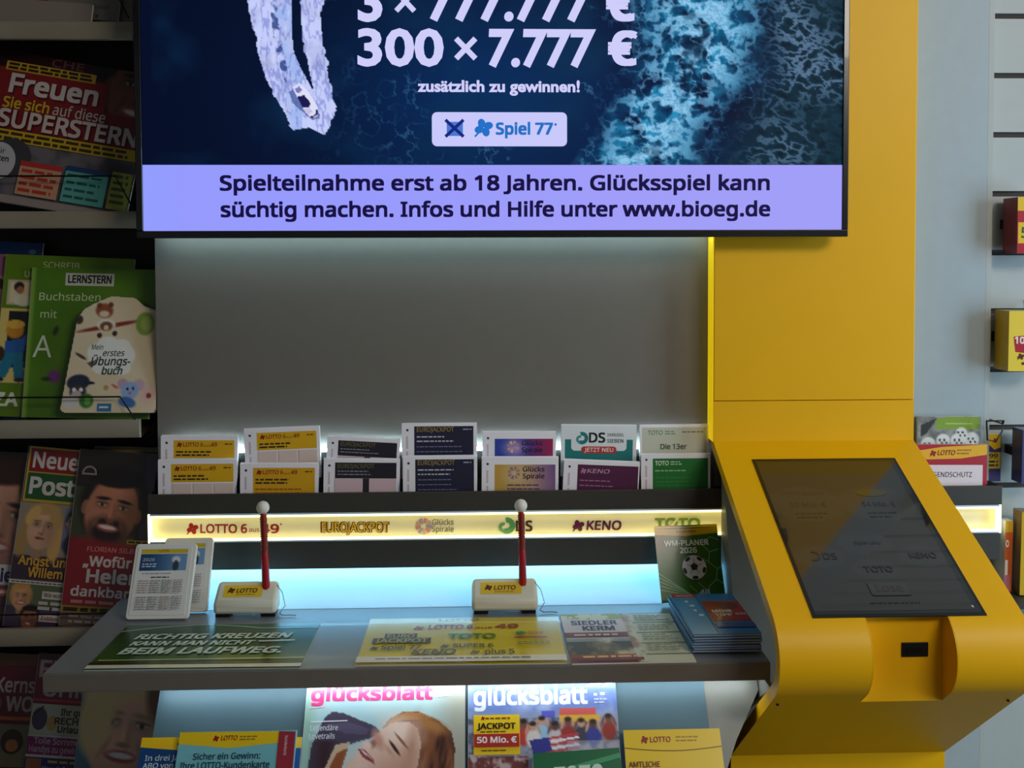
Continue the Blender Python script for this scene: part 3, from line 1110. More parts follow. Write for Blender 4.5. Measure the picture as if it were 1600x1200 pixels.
# small books standing at lower right
shf = P(1568, 935, 1.78)
a = Art(1568, 812, 22, 112, (206, 96, 40)); a.rect(1568, 812, 1590, 830, (214, 168, 40)); a.ell(1575, 848, 5, 6, (240, 230, 220)); a.ell(1575, 848, 2.5, 3, (206, 96, 40)); a.rect(1570, 874, 1578, 898, (236, 230, 222))
a.rect(1568, 898, 1584, 924, (200, 120, 140))
M_, wd, h = frame(P(1568, 924, 1.79), P(1580, 924, 1.79), P(1568, 814, 1.79))
sheet('paper_booklet', 'orange booklet standing beside the yellow one right of the terminal', 'booklet', a, M_, wd, h, .02, M_GLOSS)
a = Art(1586, 800, 60, 130, (206, 170, 30)); a.rect(1590, 812, 1646, 814, (120, 90, 10)); a.rect(1594, 826, 1646, 868, (226, 196, 60)); a.text('LOTTO', 1597, 1640, 850, 12, LOTRED, .03)
M_, wd, h = frame(P(1593, 930, 1.775), P(1646, 930, 1.775), P(1593, 800, 1.775))
sheet('paper_booklet', 'thick yellow booklet cut by the right edge beside the terminal', 'booklet', a, M_, wd, h, .03, M_GLOSS, None, (120, 90, 40))
g = Geo(); g.box(.962, 1.30, 1.74, SY - .0005, shf[2] - .006, P(1590, 930, 1.775)[2] - .003)
tag(g.build('wall_shelf', M_DARK), 'dark wall shelf carrying booklets right of the yellow terminal', 'shelf')

# ================================================================== playing slips in the tray
def slip_art(kind):
    a = Art(0, 0, 120, 71, (248, 243, 247))
    a.ell(9, 10, 2, 2, (50, 50, 90))
    a.rect(7, 20, 10, 40, (214, 190, 198)); a.rect(7, 44, 10, 60, (214, 190, 198))
    if kind in 'LM':
        y = (232, 178, 14) if kind == 'L' else (226, 168, 10)
        a.rect(20, 6, 115, 34 if kind == 'L' else 71, y)
        a.clover(29, 13, 4, LOTRED)
        a.text('LOTTO 6', 35, 66, 16, 6.5, LOTRED, .03); a.text('aus', 67, 77, 16, 3, LOTRED, 0); a.text('49', 78, 88, 16, 6.5, LOTRED, .03)
        a.lines(100, 112, 11, 1, 5, 2, (120, 60, 20), .1)
        a.lines(24, 84, 23, 2, 5, 2.6, (60, 40, 20), .3)
        if kind == 'L':
            for x in (22, 54, 86):
                a.rect(x, 36, x + 29, 71, (232, 206, 196))
        else:
            a.lines(24, 110, 38, 5, 6, 2, (170, 90, 20), .2)
    elif kind == 'E':
        a.rect(20, 4, 115, 71, (26, 26, 54))
        a.text('EUROJACKPOT', 24, 84, 13, 8, (150, 128, 60), .03)
        a.lines(24, 90, 20, 2, 7, 2, (200, 200, 214), .4); a.lines(24, 100, 36, 3, 8, 1.6, (120, 120, 160), .4)
        a.lines(98, 112, 8, 1, 4, 2, (170, 170, 190), .1)
    elif kind == 'B':
        a.rect(18, 5, 115, 30, (30, 26, 40)); a.text('EUROJACKPOT', 22, 80, 14, 7, (110, 100, 60), .03)
        a.lines(22, 90, 18, 2, 5, 1.6, (150, 150, 160))
        a.rect(18, 30, 62, 71, (222, 190, 196)); a.rect(72, 30, 115, 71, (222, 190, 196)); a.rect(62, 30, 72, 71, (40, 34, 44))
    elif kind in 'GH':
        def f(X, Y):
            im = Img(X, Y, (40, 70, 170) if kind == 'G' else (206, 160, 60))
            im.mix((X - 20) / 80, (110, 50, 130) if kind == 'G' else (196, 160, 150))
            im.mix((X - 70) / 45 - (Y - 10) / 200, (170, 20, 70) if kind == 'G' else (120, 80, 140))
            im.ell(52, 27, 16, 14, (190, 180, 230) if kind == 'G' else (226, 200, 150), 0, .6, .7)
            return im.p
        a.raster(f, 3, (20, 11, 115, 71))
        for k in range(8):
            a.arc(50, 24, 4, 10, 45 * k, 45 * k + 32, [(226, 170, 150), (206, 140, 170), (236, 200, 170)][k % 3] if kind == 'G' else [(170, 130, 140), (190, 140, 110), (150, 120, 150)][k % 3], 4)
        tc = (40, 24, 60)
        a.text('Glücks', 64, 98, 22, 8, tc, .03); a.text('Spirale', 64, 98, 33, 8, tc, .03)
        a.lines(40, 106, 42, 2, 6, 2, (90, 60, 110))
    elif kind == 'D':
        a.rect(0, 0, 120, 71, (232, 236, 236))
        a.rect(6, 36, 114, 71, (24, 122, 120)); a.rect(6, 22, 16, 40, (24, 122, 120)); a.rect(104, 22, 114, 40, (24, 122, 120))
        a.rrect(16, 14, 104, 40, 6, (232, 236, 236))
        a.arc(33, 20, 4, 10, -110, 130, (24, 122, 120), 14); a.arc(30, 22, 2.5, 6.5, 90, 290, (60, 150, 150), 10)
        a.text('DS', 44, 70, 27, 16, (20, 20, 28), .04); a.text('ZUVERLÄSSIG', 73, 99, 17, 5, (50, 60, 70), .01); a.text('SIEBEN', 73, 99, 27, 6, (50, 60, 70), .02)
        a.rrect(32, 33, 88, 44, 5, (196, 50, 46)); a.text('JETZT NEU', 37, 83, 41.5, 6.5, (240, 226, 220), .03)
    elif kind == 'K':
        a.rect(22, 6, 118, 71, (84, 18, 66)); a.clover(31, 16, 4.5, (180, 120, 160)); a.text('KENO', 37, 72, 19, 7, (190, 150, 176), .03, .2)
        a.lines(26, 96, 30, 3, 8, 1.8, (170, 110, 150))
    elif kind == 'T':
        a.rect(20, 8, 116, 71, (22, 118, 42)); a.text('TOTO', 24, 48, 20, 8, (220, 236, 214), .04); a.lines(51, 72, 13, 2, 4, 2, (190, 220, 190))
        a.lines(24, 96, 28, 1, 5, 2, (160, 206, 160)); a.lines(24, 112, 40, 4, 7, 2, (50, 140, 70))
    elif kind == 'U':
        a.rect(4, 3, 117, 71, (206, 206, 186)); a.text('TOTO', 14, 40, 16, 8, (90, 140, 80), .03); a.lines(44, 62, 9, 2, 4, 2, (120, 150, 110))
        a.lines(74, 112, 10, 1, 4, 2, (120, 120, 100)); a.text('Die 13er', 36, 82, 41, 9.5, (70, 90, 70), .03)
    return a


SLIPS = [  # kind, px left, px right, px top, row, tilt px, label
    ('L', 250, 371, 683, 1, 1, 'yellow lottery slip at the left end of the rear row'),
    ('L', 383, 504, 672, 1, -4, 'yellow lottery slip standing second from left in the rear row'),
    ('B', 506, 621, 686, 1, 7, 'dark striped playing slip slumped low in the rear row'),
    ('E', 627, 745, 663, 1, 0, 'tallest navy playing slip, middle of the rear row'),
    ('G', 753, 869, 676, 1, 1, 'blue and purple spiral playing slip in the rear row'),
    ('D', 874, 993, 666, 1, 2, 'white and teal slip with red JETZT NEU button'),
    ('U', 996, 1107, 666, 1, 0, 'pale grey green slip reading Die 13er beside the yellow column'),
    ('L', 246, 370, 720, 0, 0, 'yellow lottery slip at the left end of the front row'),
    ('M', 374, 497, 726, 0, 1, 'bent yellow playing slip second from left in the front row'),
    ('B', 504, 624, 719, 0, 2, 'black and pink playing slip in the front row'),
    ('E', 629, 746, 715, 0, 0, 'navy jackpot playing slip in the middle of the front row'),
    ('H', 752, 873, 716, 0, 1, 'gold and mauve spiral playing slip in the front row'),
    ('K', 876, 998, 722, 0, 6, 'plum coloured playing slip tilted in the front row'),
    ('T', 1001, 1114, 710, 0, 0, 'green playing slip at the right end of the front row'),
]
SHORT = ['left end yellow lottery slip in the rear row', 'second yellow lottery slip in the rear row', 'dark striped slumped slip in the rear row', 'navy slip in the rear row', 'blue spiral slip in the rear row', 'white and teal slip in the rear row', 'pale grey green slip in the rear row', 'left end yellow lottery slip in the front row', 'bent yellow slip in the front row', 'black and pink slip in the front row', 'navy slip in the front row', 'gold spiral slip in the front row', 'plum slip in the front row', 'green slip in the front row']
for si, (kind, x0, x1, yt, row, tilt, lab) in enumerate(SLIPS):
    Yf = 1.8015 if row else 1.7855
    zb = ZS0 + .0545 if row else ZS0 + .0112
    top = P(x0, yt, Yf)
    a_, b_ = P(x0, yt + 40, Yf), P(x1, yt + 40, Yf)
    wd = b_[0] - a_[0] - .0012
    h = top[2] - zb
    xl = a_[0] + .0006
    ci = si % 7
    mg = .0016 + .05 * abs(tilt) / 120
    xl = max(xl, DIV[ci] + mg)
    xr_ = (DIV[ci + 1] if ci < 6 else KX0 - .0008) - mg
    wd = min(wd, xr_ - xl)
    rz = math.atan2(-tilt / 870, wd)
    lift = abs(wd * sin(rz)) if rz < 0 else 0
    art = slip_art(kind)
    hh = wd * 71 / 120
    n = 4
    for k in range(n):
        Mx = Matrix.Translation((xl + (random.uniform(-.0006, .0006) if k else 0), Yf + .0016 * k + .0012, zb + lift)) @ Matrix.Rotation(-rz * -1, 4, 'Y').inverted() @ Matrix.Rotation(radians(-1.2), 4, 'X')
        g = Geo()
        hk = h - lift * .5 + (0 if k == 0 else random.uniform(-.0008, .0022))
        g.box(0, wd, 0, .0011, 0, hk, (248, 244, 248))
        if k == 0:
            # print sits at the slip's top edge
            g3 = Geo()
            art.into(g3, wd, hh, -.0002, dz=.00003)
            off = hk - hh
            for i, v in enumerate(g3.v):
                v[:, 2] += off
                v[:, 2] = np.maximum(v[:, 2], .0002)
            for v in g3.v:
                pass
            base = g.n
            for v in g3.v:
                g.v.append(v); g.n += len(v)
            g.f += [[i + base for i in f] for f in g3.f]
            g.c += g3.c
            g.m += g3.m
        o = g.build('playing_slip', M_CARD, None, Mx)
        tag(o, lab if k == 0 else 'white edged slip stacked behind the ' + SHORT[si], 'playing slip', 'slips behind the ' + SHORT[si])

# cards at the right end of the tray, right of the terminal
def dice(X, Y):
    im = Img(X, Y, (150, 150, 146))
    im.mix((fbm(X, Y, 10, 3, 3) - .4) * 2, (90, 90, 88))
    im.poly([(1430, 676), (1460, 664), (1440, 690), (1430, 694)], (40, 44, 40))
    im.poly([(1458, 664), (1534, 662), (1534, 682), (1456, 682)], (130, 160, 40))
    im.rect(1474, 672, 1520, 674, (190, 206, 110))
    for cx, cy, rr in ((1444, 706, 13), (1470, 700, 12), (1496, 700, 13), (1520, 698, 13), (1502, 688, 10)):
        im.ell(cx, cy, rr, rr * .9, (226, 224, 220), 0, .1)
        for k in range(4):
            im.ell(cx - 6 + 4 * k, cy + (k % 2) * 5 - 1, 2, 2, (40, 40, 40))
    return im.p


a = Art(1425, 662, 111, 124); a.raster(dice, 1.6)
M_, wd, h = frame(P(1432, 786, 1.806), P(1531, 786, 1.806), P(1432, 662, 1.809))
M_.translation.z = ZS0 + .0128
sheet('game_card', 'card with white dice and green band behind the youth protection card right of the terminal', 'leaflet', a, M_, wd, h, .006, M_CARD)
a = Art(1430, 706, 112, 84, RD); a.poly([(1430, 716), (1470, 710), (1542, 706), (1542, 722), (1500, 728), (1430, 730)], (236, 176, 24))
a.clover(1455, 720, 5, LOTRED); a.text('LOTTO', 1462, 1490, 723, 8, LOTRED, .04, .2); a.lines(1494, 1522, 714, 2, 5, 2, (170, 110, 20))
a.rect(1430, 738, 1535, 790, (232, 216, 218)); a.text('JUGENDSCHUTZ', 1444, 1518, 757, 8, (60, 50, 50), .02)
M_, wd, h = frame(P(1432, 790, 1.788), P(1541, 790, 1.788), P(1432, 706, 1.790))
M_.translation.z = ZS0 + .0128
sheet('youth_protection_card', 'yellow and red youth protection card in the tray right of the terminal', 'leaflet', a, M_, wd, h, .004, M_CARD)

# ================================================================== things on the counter
M_LAM = print_mat('laminated_print', .3, .3, 0, .35)


def on_counter(bl, br, tl, lift):
    return frame(PZ(*bl, CZ + lift), PZ(*br, CZ + lift), PZ(*tl, CZ + lift))


def mat1(X, Y):
    im = Img(X, Y, (14, 62, 26))
    im.mix((Y - 60) / 160 + (fbm(X, Y, 60, 3, 4) - .5), (40, 92, 20))
    im.mix(np.clip((40 - Y) / 40, 0, 1) * .6, (40, 96, 80))
    return im.p


M_, wd, h = on_counter((131, 1047), (469, 1043), (206, 977), .0013)
k = wd / 340
a = Art(0, 0, 340, h / k)
a.raster(mat1, 6)
HH = h / k
pts = [(x, 30 - 26 * sin(pi * min(1, x / 240) * .9)) for x in range(0, 345, 20)]
for (x0, y0), (x1, y1) in zip(pts, pts[1:]):
    a.line(x0, y0, x1, y1, 3, (170, 200, 180))
WT = (206, 222, 206)
a.text('RICHTIG KREUZEN', 34, 296, HH * .36, HH * .12, WT, .05, .25)
a.text('KANN MAN NICHT', 36, 240, HH * .51, HH * .10, WT, .05, .25)
a.text('BEIM LAUFWEG.', 30, 296, HH * .70, HH * .14, WT, .05, .25)
a.line(250, HH * .44, 310, HH * .42, 5, WT)
a.line(10, HH * .83, 340, HH * .81, 3, (190, 206, 120))
a.rect(0, HH * .87, 340, HH * .92, (10, 34, 12))
a.rect(0, HH * .93, 340, HH, (222, 218, 190))
sheet('counter_mat', 'green laminated advertising mat at the left end of the counter', 'mat', a, M_, wd, h, .0012, M_LAM, None, (190, 200, 190))

M_, wd, h = on_counter((555, 1040), (886, 1036), (578, 967), .0013)
k = wd / 331
a = Art(0, 0, 331, h / k, (214, 186, 14))
HH = h / k
a.rect(0, 0, 331, HH * .10, (206, 180, 60)); a.line(0, HH * .12, 331, HH * .11, 3, (240, 226, 150))
a.text('LOTTO', 120, 190, HH * .08, HH * .05, (150, 90, 30), .03, .2)
a.clover(88, HH * .24, 9, LOTRED); a.text('LOTTO 6', 104, 180, HH * .27, HH * .10, LOTRED, .04, .1); a.text('aus', 184, 214, HH * .27, HH * .05, LOTRED, .02); a.text('49', 218, 258, HH * .27, HH * .10, LOTRED, .04, .1)
BK = (50, 34, 10)
a.rect(34, HH * .37, 88, HH * .47, BK); a.text('EURO', 38, 84, HH * .46, HH * .08, (190, 160, 20), .04); a.rect(16, HH * .47, 112, HH * .58, BK); a.text('JACKPOT', 20, 108, HH * .57, HH * .09, (190, 160, 20), .04)
a.text('TOTO', 140, 220, HH * .50, HH * .11, (40, 120, 40), .05)
a.clover(22, HH * .69, 7, BK); a.text('Spiel 77', 34, 98, HH * .72, HH * .09, BK, .03)
a.clover(136, HH * .67, 7, BK); a.text('SUPER 6', 150, 216, HH * .70, HH * .08, BK, .03)
a.ell(262, HH * .40, 9, 6, (40, 130, 110)); a.text('Glück', 274, 300, HH * .43, HH * .06, (190, 90, 20), .03); a.rect(250, HH * .49, 306, HH * .515, LOTRED); a.lines(256, 312, HH * .60, 2, 8, 3, (60, 110, 40), .1)
a.text('KENO', 84, 154, HH * .86, HH * .12, (60, 30, 16), .05, .15)
a.clover(186, HH * .82, 8, BK); a.text('plus 5', 202, 250, HH * .86, HH * .10, BK, .05)
a.rect(0, HH * .89, 331, HH, (222, 214, 200)); a.lines(30, 300, HH * .93, 1, 8, 4, (120, 110, 100), .1)
sheet('counter_mat', 'yellow laminated mat with lottery logos in the middle of the counter', 'mat', a, M_, wd, h, .0012, M_LAM, None, (226, 222, 200))


def flyer(X, Y):
    im = Img(X, Y, (214, 204, 168))
    n = fbm(X, Y, 22, 4, 6)
    im.mix(((Y > 22) & (Y < 62)) * 1.0, (216, 196, 196))
    im.mix(((Y > 64) & (Y < 84)) * 1.0, (120, 44, 50))
    im.mix((Y > 84) * 1.0, (140, 120, 84)); im.mix((Y > 84) * np.clip((n - .45) * 5, 0, 1), (70, 60, 36)); im.mix((Y > 84) * np.clip((.42 - n) * 6, 0, 1), (206, 192, 150))
    im.mix(((Y > 84) & (Y < 96)) * .6, (190, 200, 200))
    im.mix(((n > .5) & (Y < 22)) * .8, (150, 150, 60))
    im.mix((Y > 134) * .9, (156, 70, 40))
    im.mix((X > 112) * 1.0, (206, 206, 180))
    im.mix((X > 128) * ((Y % 34) < 3), (110, 110, 80))
    im.mix((X > 112) * (X < 128) * np.clip((n - .4) * 3, 0, .7), (150, 90, 70))
    return im.p


M_, wd, h = on_counter((894, 1037), (1088, 1033), (878, 960), .0022)
a = Art(0, 0, 205, 160); a.raster(flyer, 2)
a.text('SIEDLER', 16, 100, 40, 15, (70, 30, 50), .05); a.text('KERM', 34, 92, 60, 16, (70, 30, 50), .06); a.lines(16, 100, 72, 1, 6, 5, (220, 190, 190), .1)
for yy in (10, 44, 78, 112):
    a.lines(134, 198, yy, 3, 8, 3, (120, 126, 100))
a.lines(20, 110, 146, 1, 6, 5, (226, 190, 120), .1)
a.rect(0, 152, 120, 160, (130, 40, 36))
sheet('fair_flyer', 'open fair programme flyer lying between the yellow mat and blue brochures', 'flyer', a, M_, wd, h, .002, M_PAPER)

# stack of blue brochures
a = Art(0, 0, 110, 200, (30, 112, 176))
a.rect(0, 0, 42, 200, (46, 134, 190)); a.rect(0, 0, 42, 18, (170, 30, 44)); a.text('REISEN', 8, 36, 12, 6, (230, 210, 210), .03)
for i_, (tx, ty) in enumerate(((18, 36), (22, 58), (24, 82), (28, 106))):
    a.rect(tx, ty, tx + 5 + 3 * (i_ % 2), ty + 9, (206, 226, 240))
a.rect(46, 40, 110, 140, (160, 26, 36)); a.ell(86, 66, 18, 18, (110, 16, 26)); a.text('MEHR', 54, 88, 100, 15, (238, 224, 220), .05); a.text('TIPP', 54, 84, 118, 12, (238, 224, 220), .05); a.text('GLÜCK', 90, 108, 112, 8, (238, 224, 220), .05)
a.rect(46, 150, 110, 172, (28, 70, 150)); a.line(42, 0, 42, 200, 1.2, (20, 70, 120))
nB = 7
for q in range(nB):
    lift = .0041 * (q + 1) + .0024
    M_, wd, h = frame(PZ(1087, 1023, CZ), PZ(1204, 1021, CZ), PZ(1052, 957, CZ))
    M_ = Matrix.Translation((random.uniform(-.003, .0015) - .003, random.uniform(-.002, .001), lift)) @ M_ @ Matrix.Rotation(radians(random.uniform(-1.2, 1.2) if q < nB - 1 else 0), 4, 'Y')
    wd_, h_ = wd - .010, h
    g = Geo()
    g.box(0, wd_, 0, .0008, 0, h_, (40, 110, 170)); g.box(0, wd_, .0032, .0040, 0, h_, (36, 96, 150)); g.box(0, .001, .0008, .0032, 0, h_, (36, 96, 150))
    g.box(.001, wd_ - .001, .0011, .0019, .001, h_ - .001, (216, 214, 210)); g.box(.001, wd_ - .002, .0022, .0030, .001, h_ - .002, (200, 198, 196))
    if q == nB - 1:
        a.into(g, wd_, h_)
    o = g.build('travel_brochure', M_GLOSS, None, M_)
    tag(o, 'topmost blue brochure with red field on the stack beside the terminal' if q == nB - 1 else 'blue brochure inside the stack at the right end of the counter, under the topmost one',
        'brochure', 'stack of blue brochures')


# World Cup planner leaning at the right
def pitch_(X, Y):
    im = Img(X, Y, (40, 104, 26))
    im.mix(np.clip((60 - X) / 60, 0, 1) * np.clip((70 - Y) / 60, 0, 1), (120, 60, 40))
    im.mix(np.clip((X - 60) / 50, 0, 1) * .6, (14, 86, 24))
    im.mix(np.clip((Y - 90) / 40, 0, 1) * .4, (60, 130, 40))
    return im.p


a = Art(0, 0, 110, 128)
a.raster(pitch_, 4)
a.poly([(0, 0), (0, 11), (54, 15), (110, 11), (110, 0), (54, 3)], (226, 176, 14)); a.text('bruneau', 38, 72, 9, 5, (150, 50, 20), .03)
for k in range(5):
    a.line(0, 78 + 7 * k, 44 + 3 * k, 110 + 2 * k, 1.4, (150, 190, 140))
for x0, y0, x1, y1 in ((78, 30, 92, 44), (92, 44, 108, 40), (92, 44, 88, 62), (88, 62, 102, 74), (102, 74, 110, 70), (102, 74, 98, 92), (98, 92, 110, 100), (78, 30, 96, 18), (96, 18, 110, 24), (98, 92, 84, 104), (66, 96, 80, 110), (84, 104, 80, 120), (50, 100, 66, 116), (88, 62, 78, 56)):
    a.line(x0, y0, x1, y1, 1.3, (120, 190, 120))
a.text('WM-PLANER', 14, 92, 32, 10, (224, 236, 216), .05); a.text('2026', 40, 70, 45, 10, (224, 236, 216), .05)
a.ell(62, 70, 21, 21, (224, 224, 222))
a.poly([(62 + 7 * cos(radians(-90 + 72 * k)), 69 + 7 * sin(radians(-90 + 72 * k))) for k in range(5)][::-1], (24, 24, 26))
for k in range(5):
    t = radians(-90 + 72 * k)
    a.line(62 + 7 * cos(t), 69 + 7 * sin(t), 62 + 14 * cos(t), 69 + 14 * sin(t), 1, (120, 120, 120))
    t = radians(-54 + 72 * k)
    a.ell(62 + 17.5 * cos(t), 70 + 17.5 * sin(t), 3, 5.5, (24, 24, 26), -54 + 72 * k, 10)
a.text('48', 66, 84, 118, 10, (190, 220, 240), .05)
for q in (1, 0):
    M_, wd, h = frame(PZ(1034, 947, CZ) + np.array([0, 0, .005]), PZ(1134, 942, CZ) + np.array([0, 0, .005]), P(1026, 826, 1.7615))
    M_ = Matrix.Translation((.001 * q, .0050 * q, .003 * q)) @ M_
    o = sheet('match_planner', 'green football match planner leaning in front of the lit sign' if q == 0 else 'second football planner directly behind the front green planner', 'leaflet', a, M_, wd, h, .0022, M_GLOSS)

# little calendars in white frames
def rr_prof(wd, h, r, n=5):
    pts = []
    for cx, cz, a0 in ((wd - r, h - r, 0), (r, h - r, 90), (r, r, 180), (wd - r, r, 270)):
        for k in range(n + 1):
            t = radians(a0 + 90 * k / n)
            pts.append((cx + r * cos(t), cz + r * sin(t)))
    return pts


def slab(g, prof, y0, y1, col):
    n = len(prof)
    v = [(x, y0, z) for x, z in prof] + [(x, y1, z) for x, z in prof]
    g.add(v, [tuple(range(n)), tuple(range(n, 2 * n))[::-1]] + [(i, n + i, n + (i + 1) % n, (i + 1) % n) for i in range(n)], col)


a = Art(0, 0, 90, 112, (226, 226, 222))
a.rect(6, 4, 84, 11, (206, 180, 40)); a.text('LOTTO', 36, 52, 9, 4, LOTRED, .02)


def cal(X, Y):
    im = Img(X, Y, (30, 66, 110))
    im.mix((X - 20) / 50, (110, 150, 190))
    im.ell(66, 22, 7, 6, (206, 214, 224)); im.ell(66, 32, 5, 9, (50, 60, 70))
    return im.p


a.raster(cal, 2, (6, 12, 84, 40))
a.text('2026', 10, 30, 24, 5, (190, 210, 230), .02); a.lines(10, 44, 28, 2, 4, 2, (190, 210, 230))
a.lines(12, 80, 44, 1, 4, 1.5, (150, 150, 160)); a.lines(28, 58, 50, 1, 4, 2, (90, 90, 90), .05)
for bx in range(4):
    for by in range(2):
        x0, y0 = 8 + bx * 20, 56 + by * 27
        a.lines(x0, x0 + 17, y0, 6, 3.8, 1.7, (150, 146, 140) if (bx + by) % 3 else (176, 150, 146), .1)
cards = [((203, 960), (298, 961), (218, 850), 1.734, 'white framed pocket calendar standing foremost at the left end of the counter'),
         ((248, 955), (324, 955), (252, 841), 1.7525, 'second pocket calendar half hidden behind the foremost calendar')]
for bl_, br_, tl_, yt_, lab in cards:
    z0 = CZ + .0042
    dy = .016 if 'second' in lab else 0
    A_, B_ = PZ(bl_[0], bl_[1], z0), PZ(br_[0], br_[1], z0)
    A_[1] = B_[1] = (A_[1] + B_[1]) / 2 + dy - .020
    M_, wd, h = frame(A_, B_, P(tl_[0], tl_[1], yt_))
    root = thing('pocket_calendar', lab, 'calendar', M_, 'pocket calendars at the left of the counter')
    g = Geo(); slab(g, rr_prof(wd, h, .006), 0, .009, (230, 228, 222)); g.build('holder', M_PAPER, root, bevel=.0012)
    g = Geo(); g.box(.005, wd - .007, -.0008, -.0001, .006, h - .005, (224, 222, 216))
    g2 = Geo(); a.into(g2, wd - .013, h - .012, -.001)
    for v in g2.v:
        v[:, 0] += .0055; v[:, 2] += .0065
    base = g.n
    g.v += g2.v; g.n += g2.n
    g.f += [[i + base for i in f] for f in g2.f]; g.c += g2.c; g.m += g2.m
    g.build('calendar_card', M_PAPER, root)

# pen holders and pens
def pen_set(pxl, pxr, pyf, base_px, top_px, labs):
    A_, B_ = PZ(pxl, pyf, CZ), PZ(pxr, pyf, CZ)
    cx = (A_[0] + B_[0]) / 2
    yf = (A_[1] + B_[1]) / 2
    wd = B_[0] - A_[0]
    root = thing('pen_holder', labs[0], 'pen holder', Matrix.Translation((cx, yf, CZ + .0004)), 'pen holders on the counter')
    hw = wd / 2
    g = Geo()
    g.prism([(0, .005), (0, .025), (.040, .053), (.041, .053), (.041, .005)][:3] + [(.041, .005)], -hw, hw)
    g.build('base', M_HOLD, root, smooth=40, bevel=.007)
    for sx in (-1, 1):
        g = Geo(); g.box(sx * hw * .72 - .012, sx * hw * .72 + .012, .005, .03, 0, .0052); g.build('foot', M_BLACK, root)
    la = Art(0, 0, 66, 24, (236, 196, 30)); la.clover(12, 11, 6, BRN); la.text('LOTTO', 21, 56, 16, 9, BRN, .04, .15); la.lines(22, 54, 19, 1, 3, 1.5, (150, 110, 20), .1)
    g = Geo()
    lw = wd * .62
    la.into(g, lw, .024, -.0003)
    t = math.atan2(.028, .040)
    Ml = Matrix.Translation((-lw / 2 - .006, .0105, .0328)) @ Matrix.Rotation(t - pi / 2, 4, 'X')
    lb = g.build('label', M_GLOSS, root); lb.matrix_local = Ml
    # bead chain drooping from the right end
    g = Geo()
    pts = [(hw - .004, .030, .046), (hw + .006, .026, .034), (hw + .012, .018, .014), (hw + .004, .010, .004), (hw + .010, .004, .0022), (hw + .022, .006, .0022), (hw + .034, .002, .0022)]
    for (p_, q_) in zip(pts, pts[1:]):
        for e in range(6):
            u = e / 6
            g.sphere([p_[i] * (1 - u) + q_[i] * u for i in range(3)], .0011, 4)
    g.tube(pts, .0004, 5)
    g.build('bead_chain', M_CHAIN, root)
    # the pen stands in the holder's right rear corner
    b3, t3 = P(base_px[0], base_px[1], yf + .028), P(top_px[0], top_px[1], yf + .030)
    b3 = Vector(tuple(b3)); t3 = Vector(tuple(t3))
    pr_ = thing('ballpoint_pen', labs[1], 'pen', Matrix.Translation(b3), 'red pens with white ball tops')
    d = t3 - b3
    L = d.length
    g = Geo(); g.tube([(0, 0, 0), d * .04, d * .45, d * .5], .0066, 14, radii=[.0058, .0068, .0064, .0052]); g.build('barrel', M_PEN, pr_, smooth=50)
    g = Geo(); g.tube([d * .5, d * .99], .0048, 12); g.build('neck', M_PEN, pr_, smooth=50)
    un = d.normalized()
    ux = un.cross(Vector((0, 1, 0))).normalized()
    uy = un.cross(ux)
    turns = 20
    hp = [d * (.42 + .55 * k / (turns * 10)) + (ux * cos(2 * pi * k / 10) + uy * sin(2 * pi * k / 10)) * .0054 for k in range(turns * 10 + 1)]
    g = Geo(); g.tube(hp, .0011, 6); g.build('spiral_cord', M_COIL, pr_, smooth=60)
    g = Geo(); g.sphere(d + un * .009, .0112, 14); g.build('ball_top', M_BALL, pr_, smooth=80)


pen_set(333, 431, 966, (416, 921), (411, 801), ('ivory pen holder with yellow label beside the little calendars', 'red pen with white ball top in the left ivory holder'))
pen_set(737, 841, 961, (817, 914), (814, 798), ('ivory pen holder with yellow label behind the yellow mat', 'red pen with white ball top in the ivory holder behind the yellow mat'))

# ================================================================== magazines and leaflets under the counter
def lean(px0, py0, px1, py1, H, off, dx=0):
    """frame of a sheet lying on the slanted board, from the pixels of its two upper corners"""
    d = ray(px0, py0)
    nrm = np.array([0, -cos(SA), sin(SA)])
    p0 = np.array(slope_pt(0, off))
    A_ = CAM + d * (np.dot(p0 - CAM, nrm) / np.dot(d, nrm))
    d = ray(px1, py1)
    B_ = CAM + d * (np.dot(p0 - CAM, nrm) / np.dot(d, nrm))
    B_[1:] = A_[1:] = (A_[1:] + B_[1:]) / 2
    dn = np.array([0, -sin(SA), -cos(SA)]) * H
    return frame(A_ + dn, B_ + dn, A_)


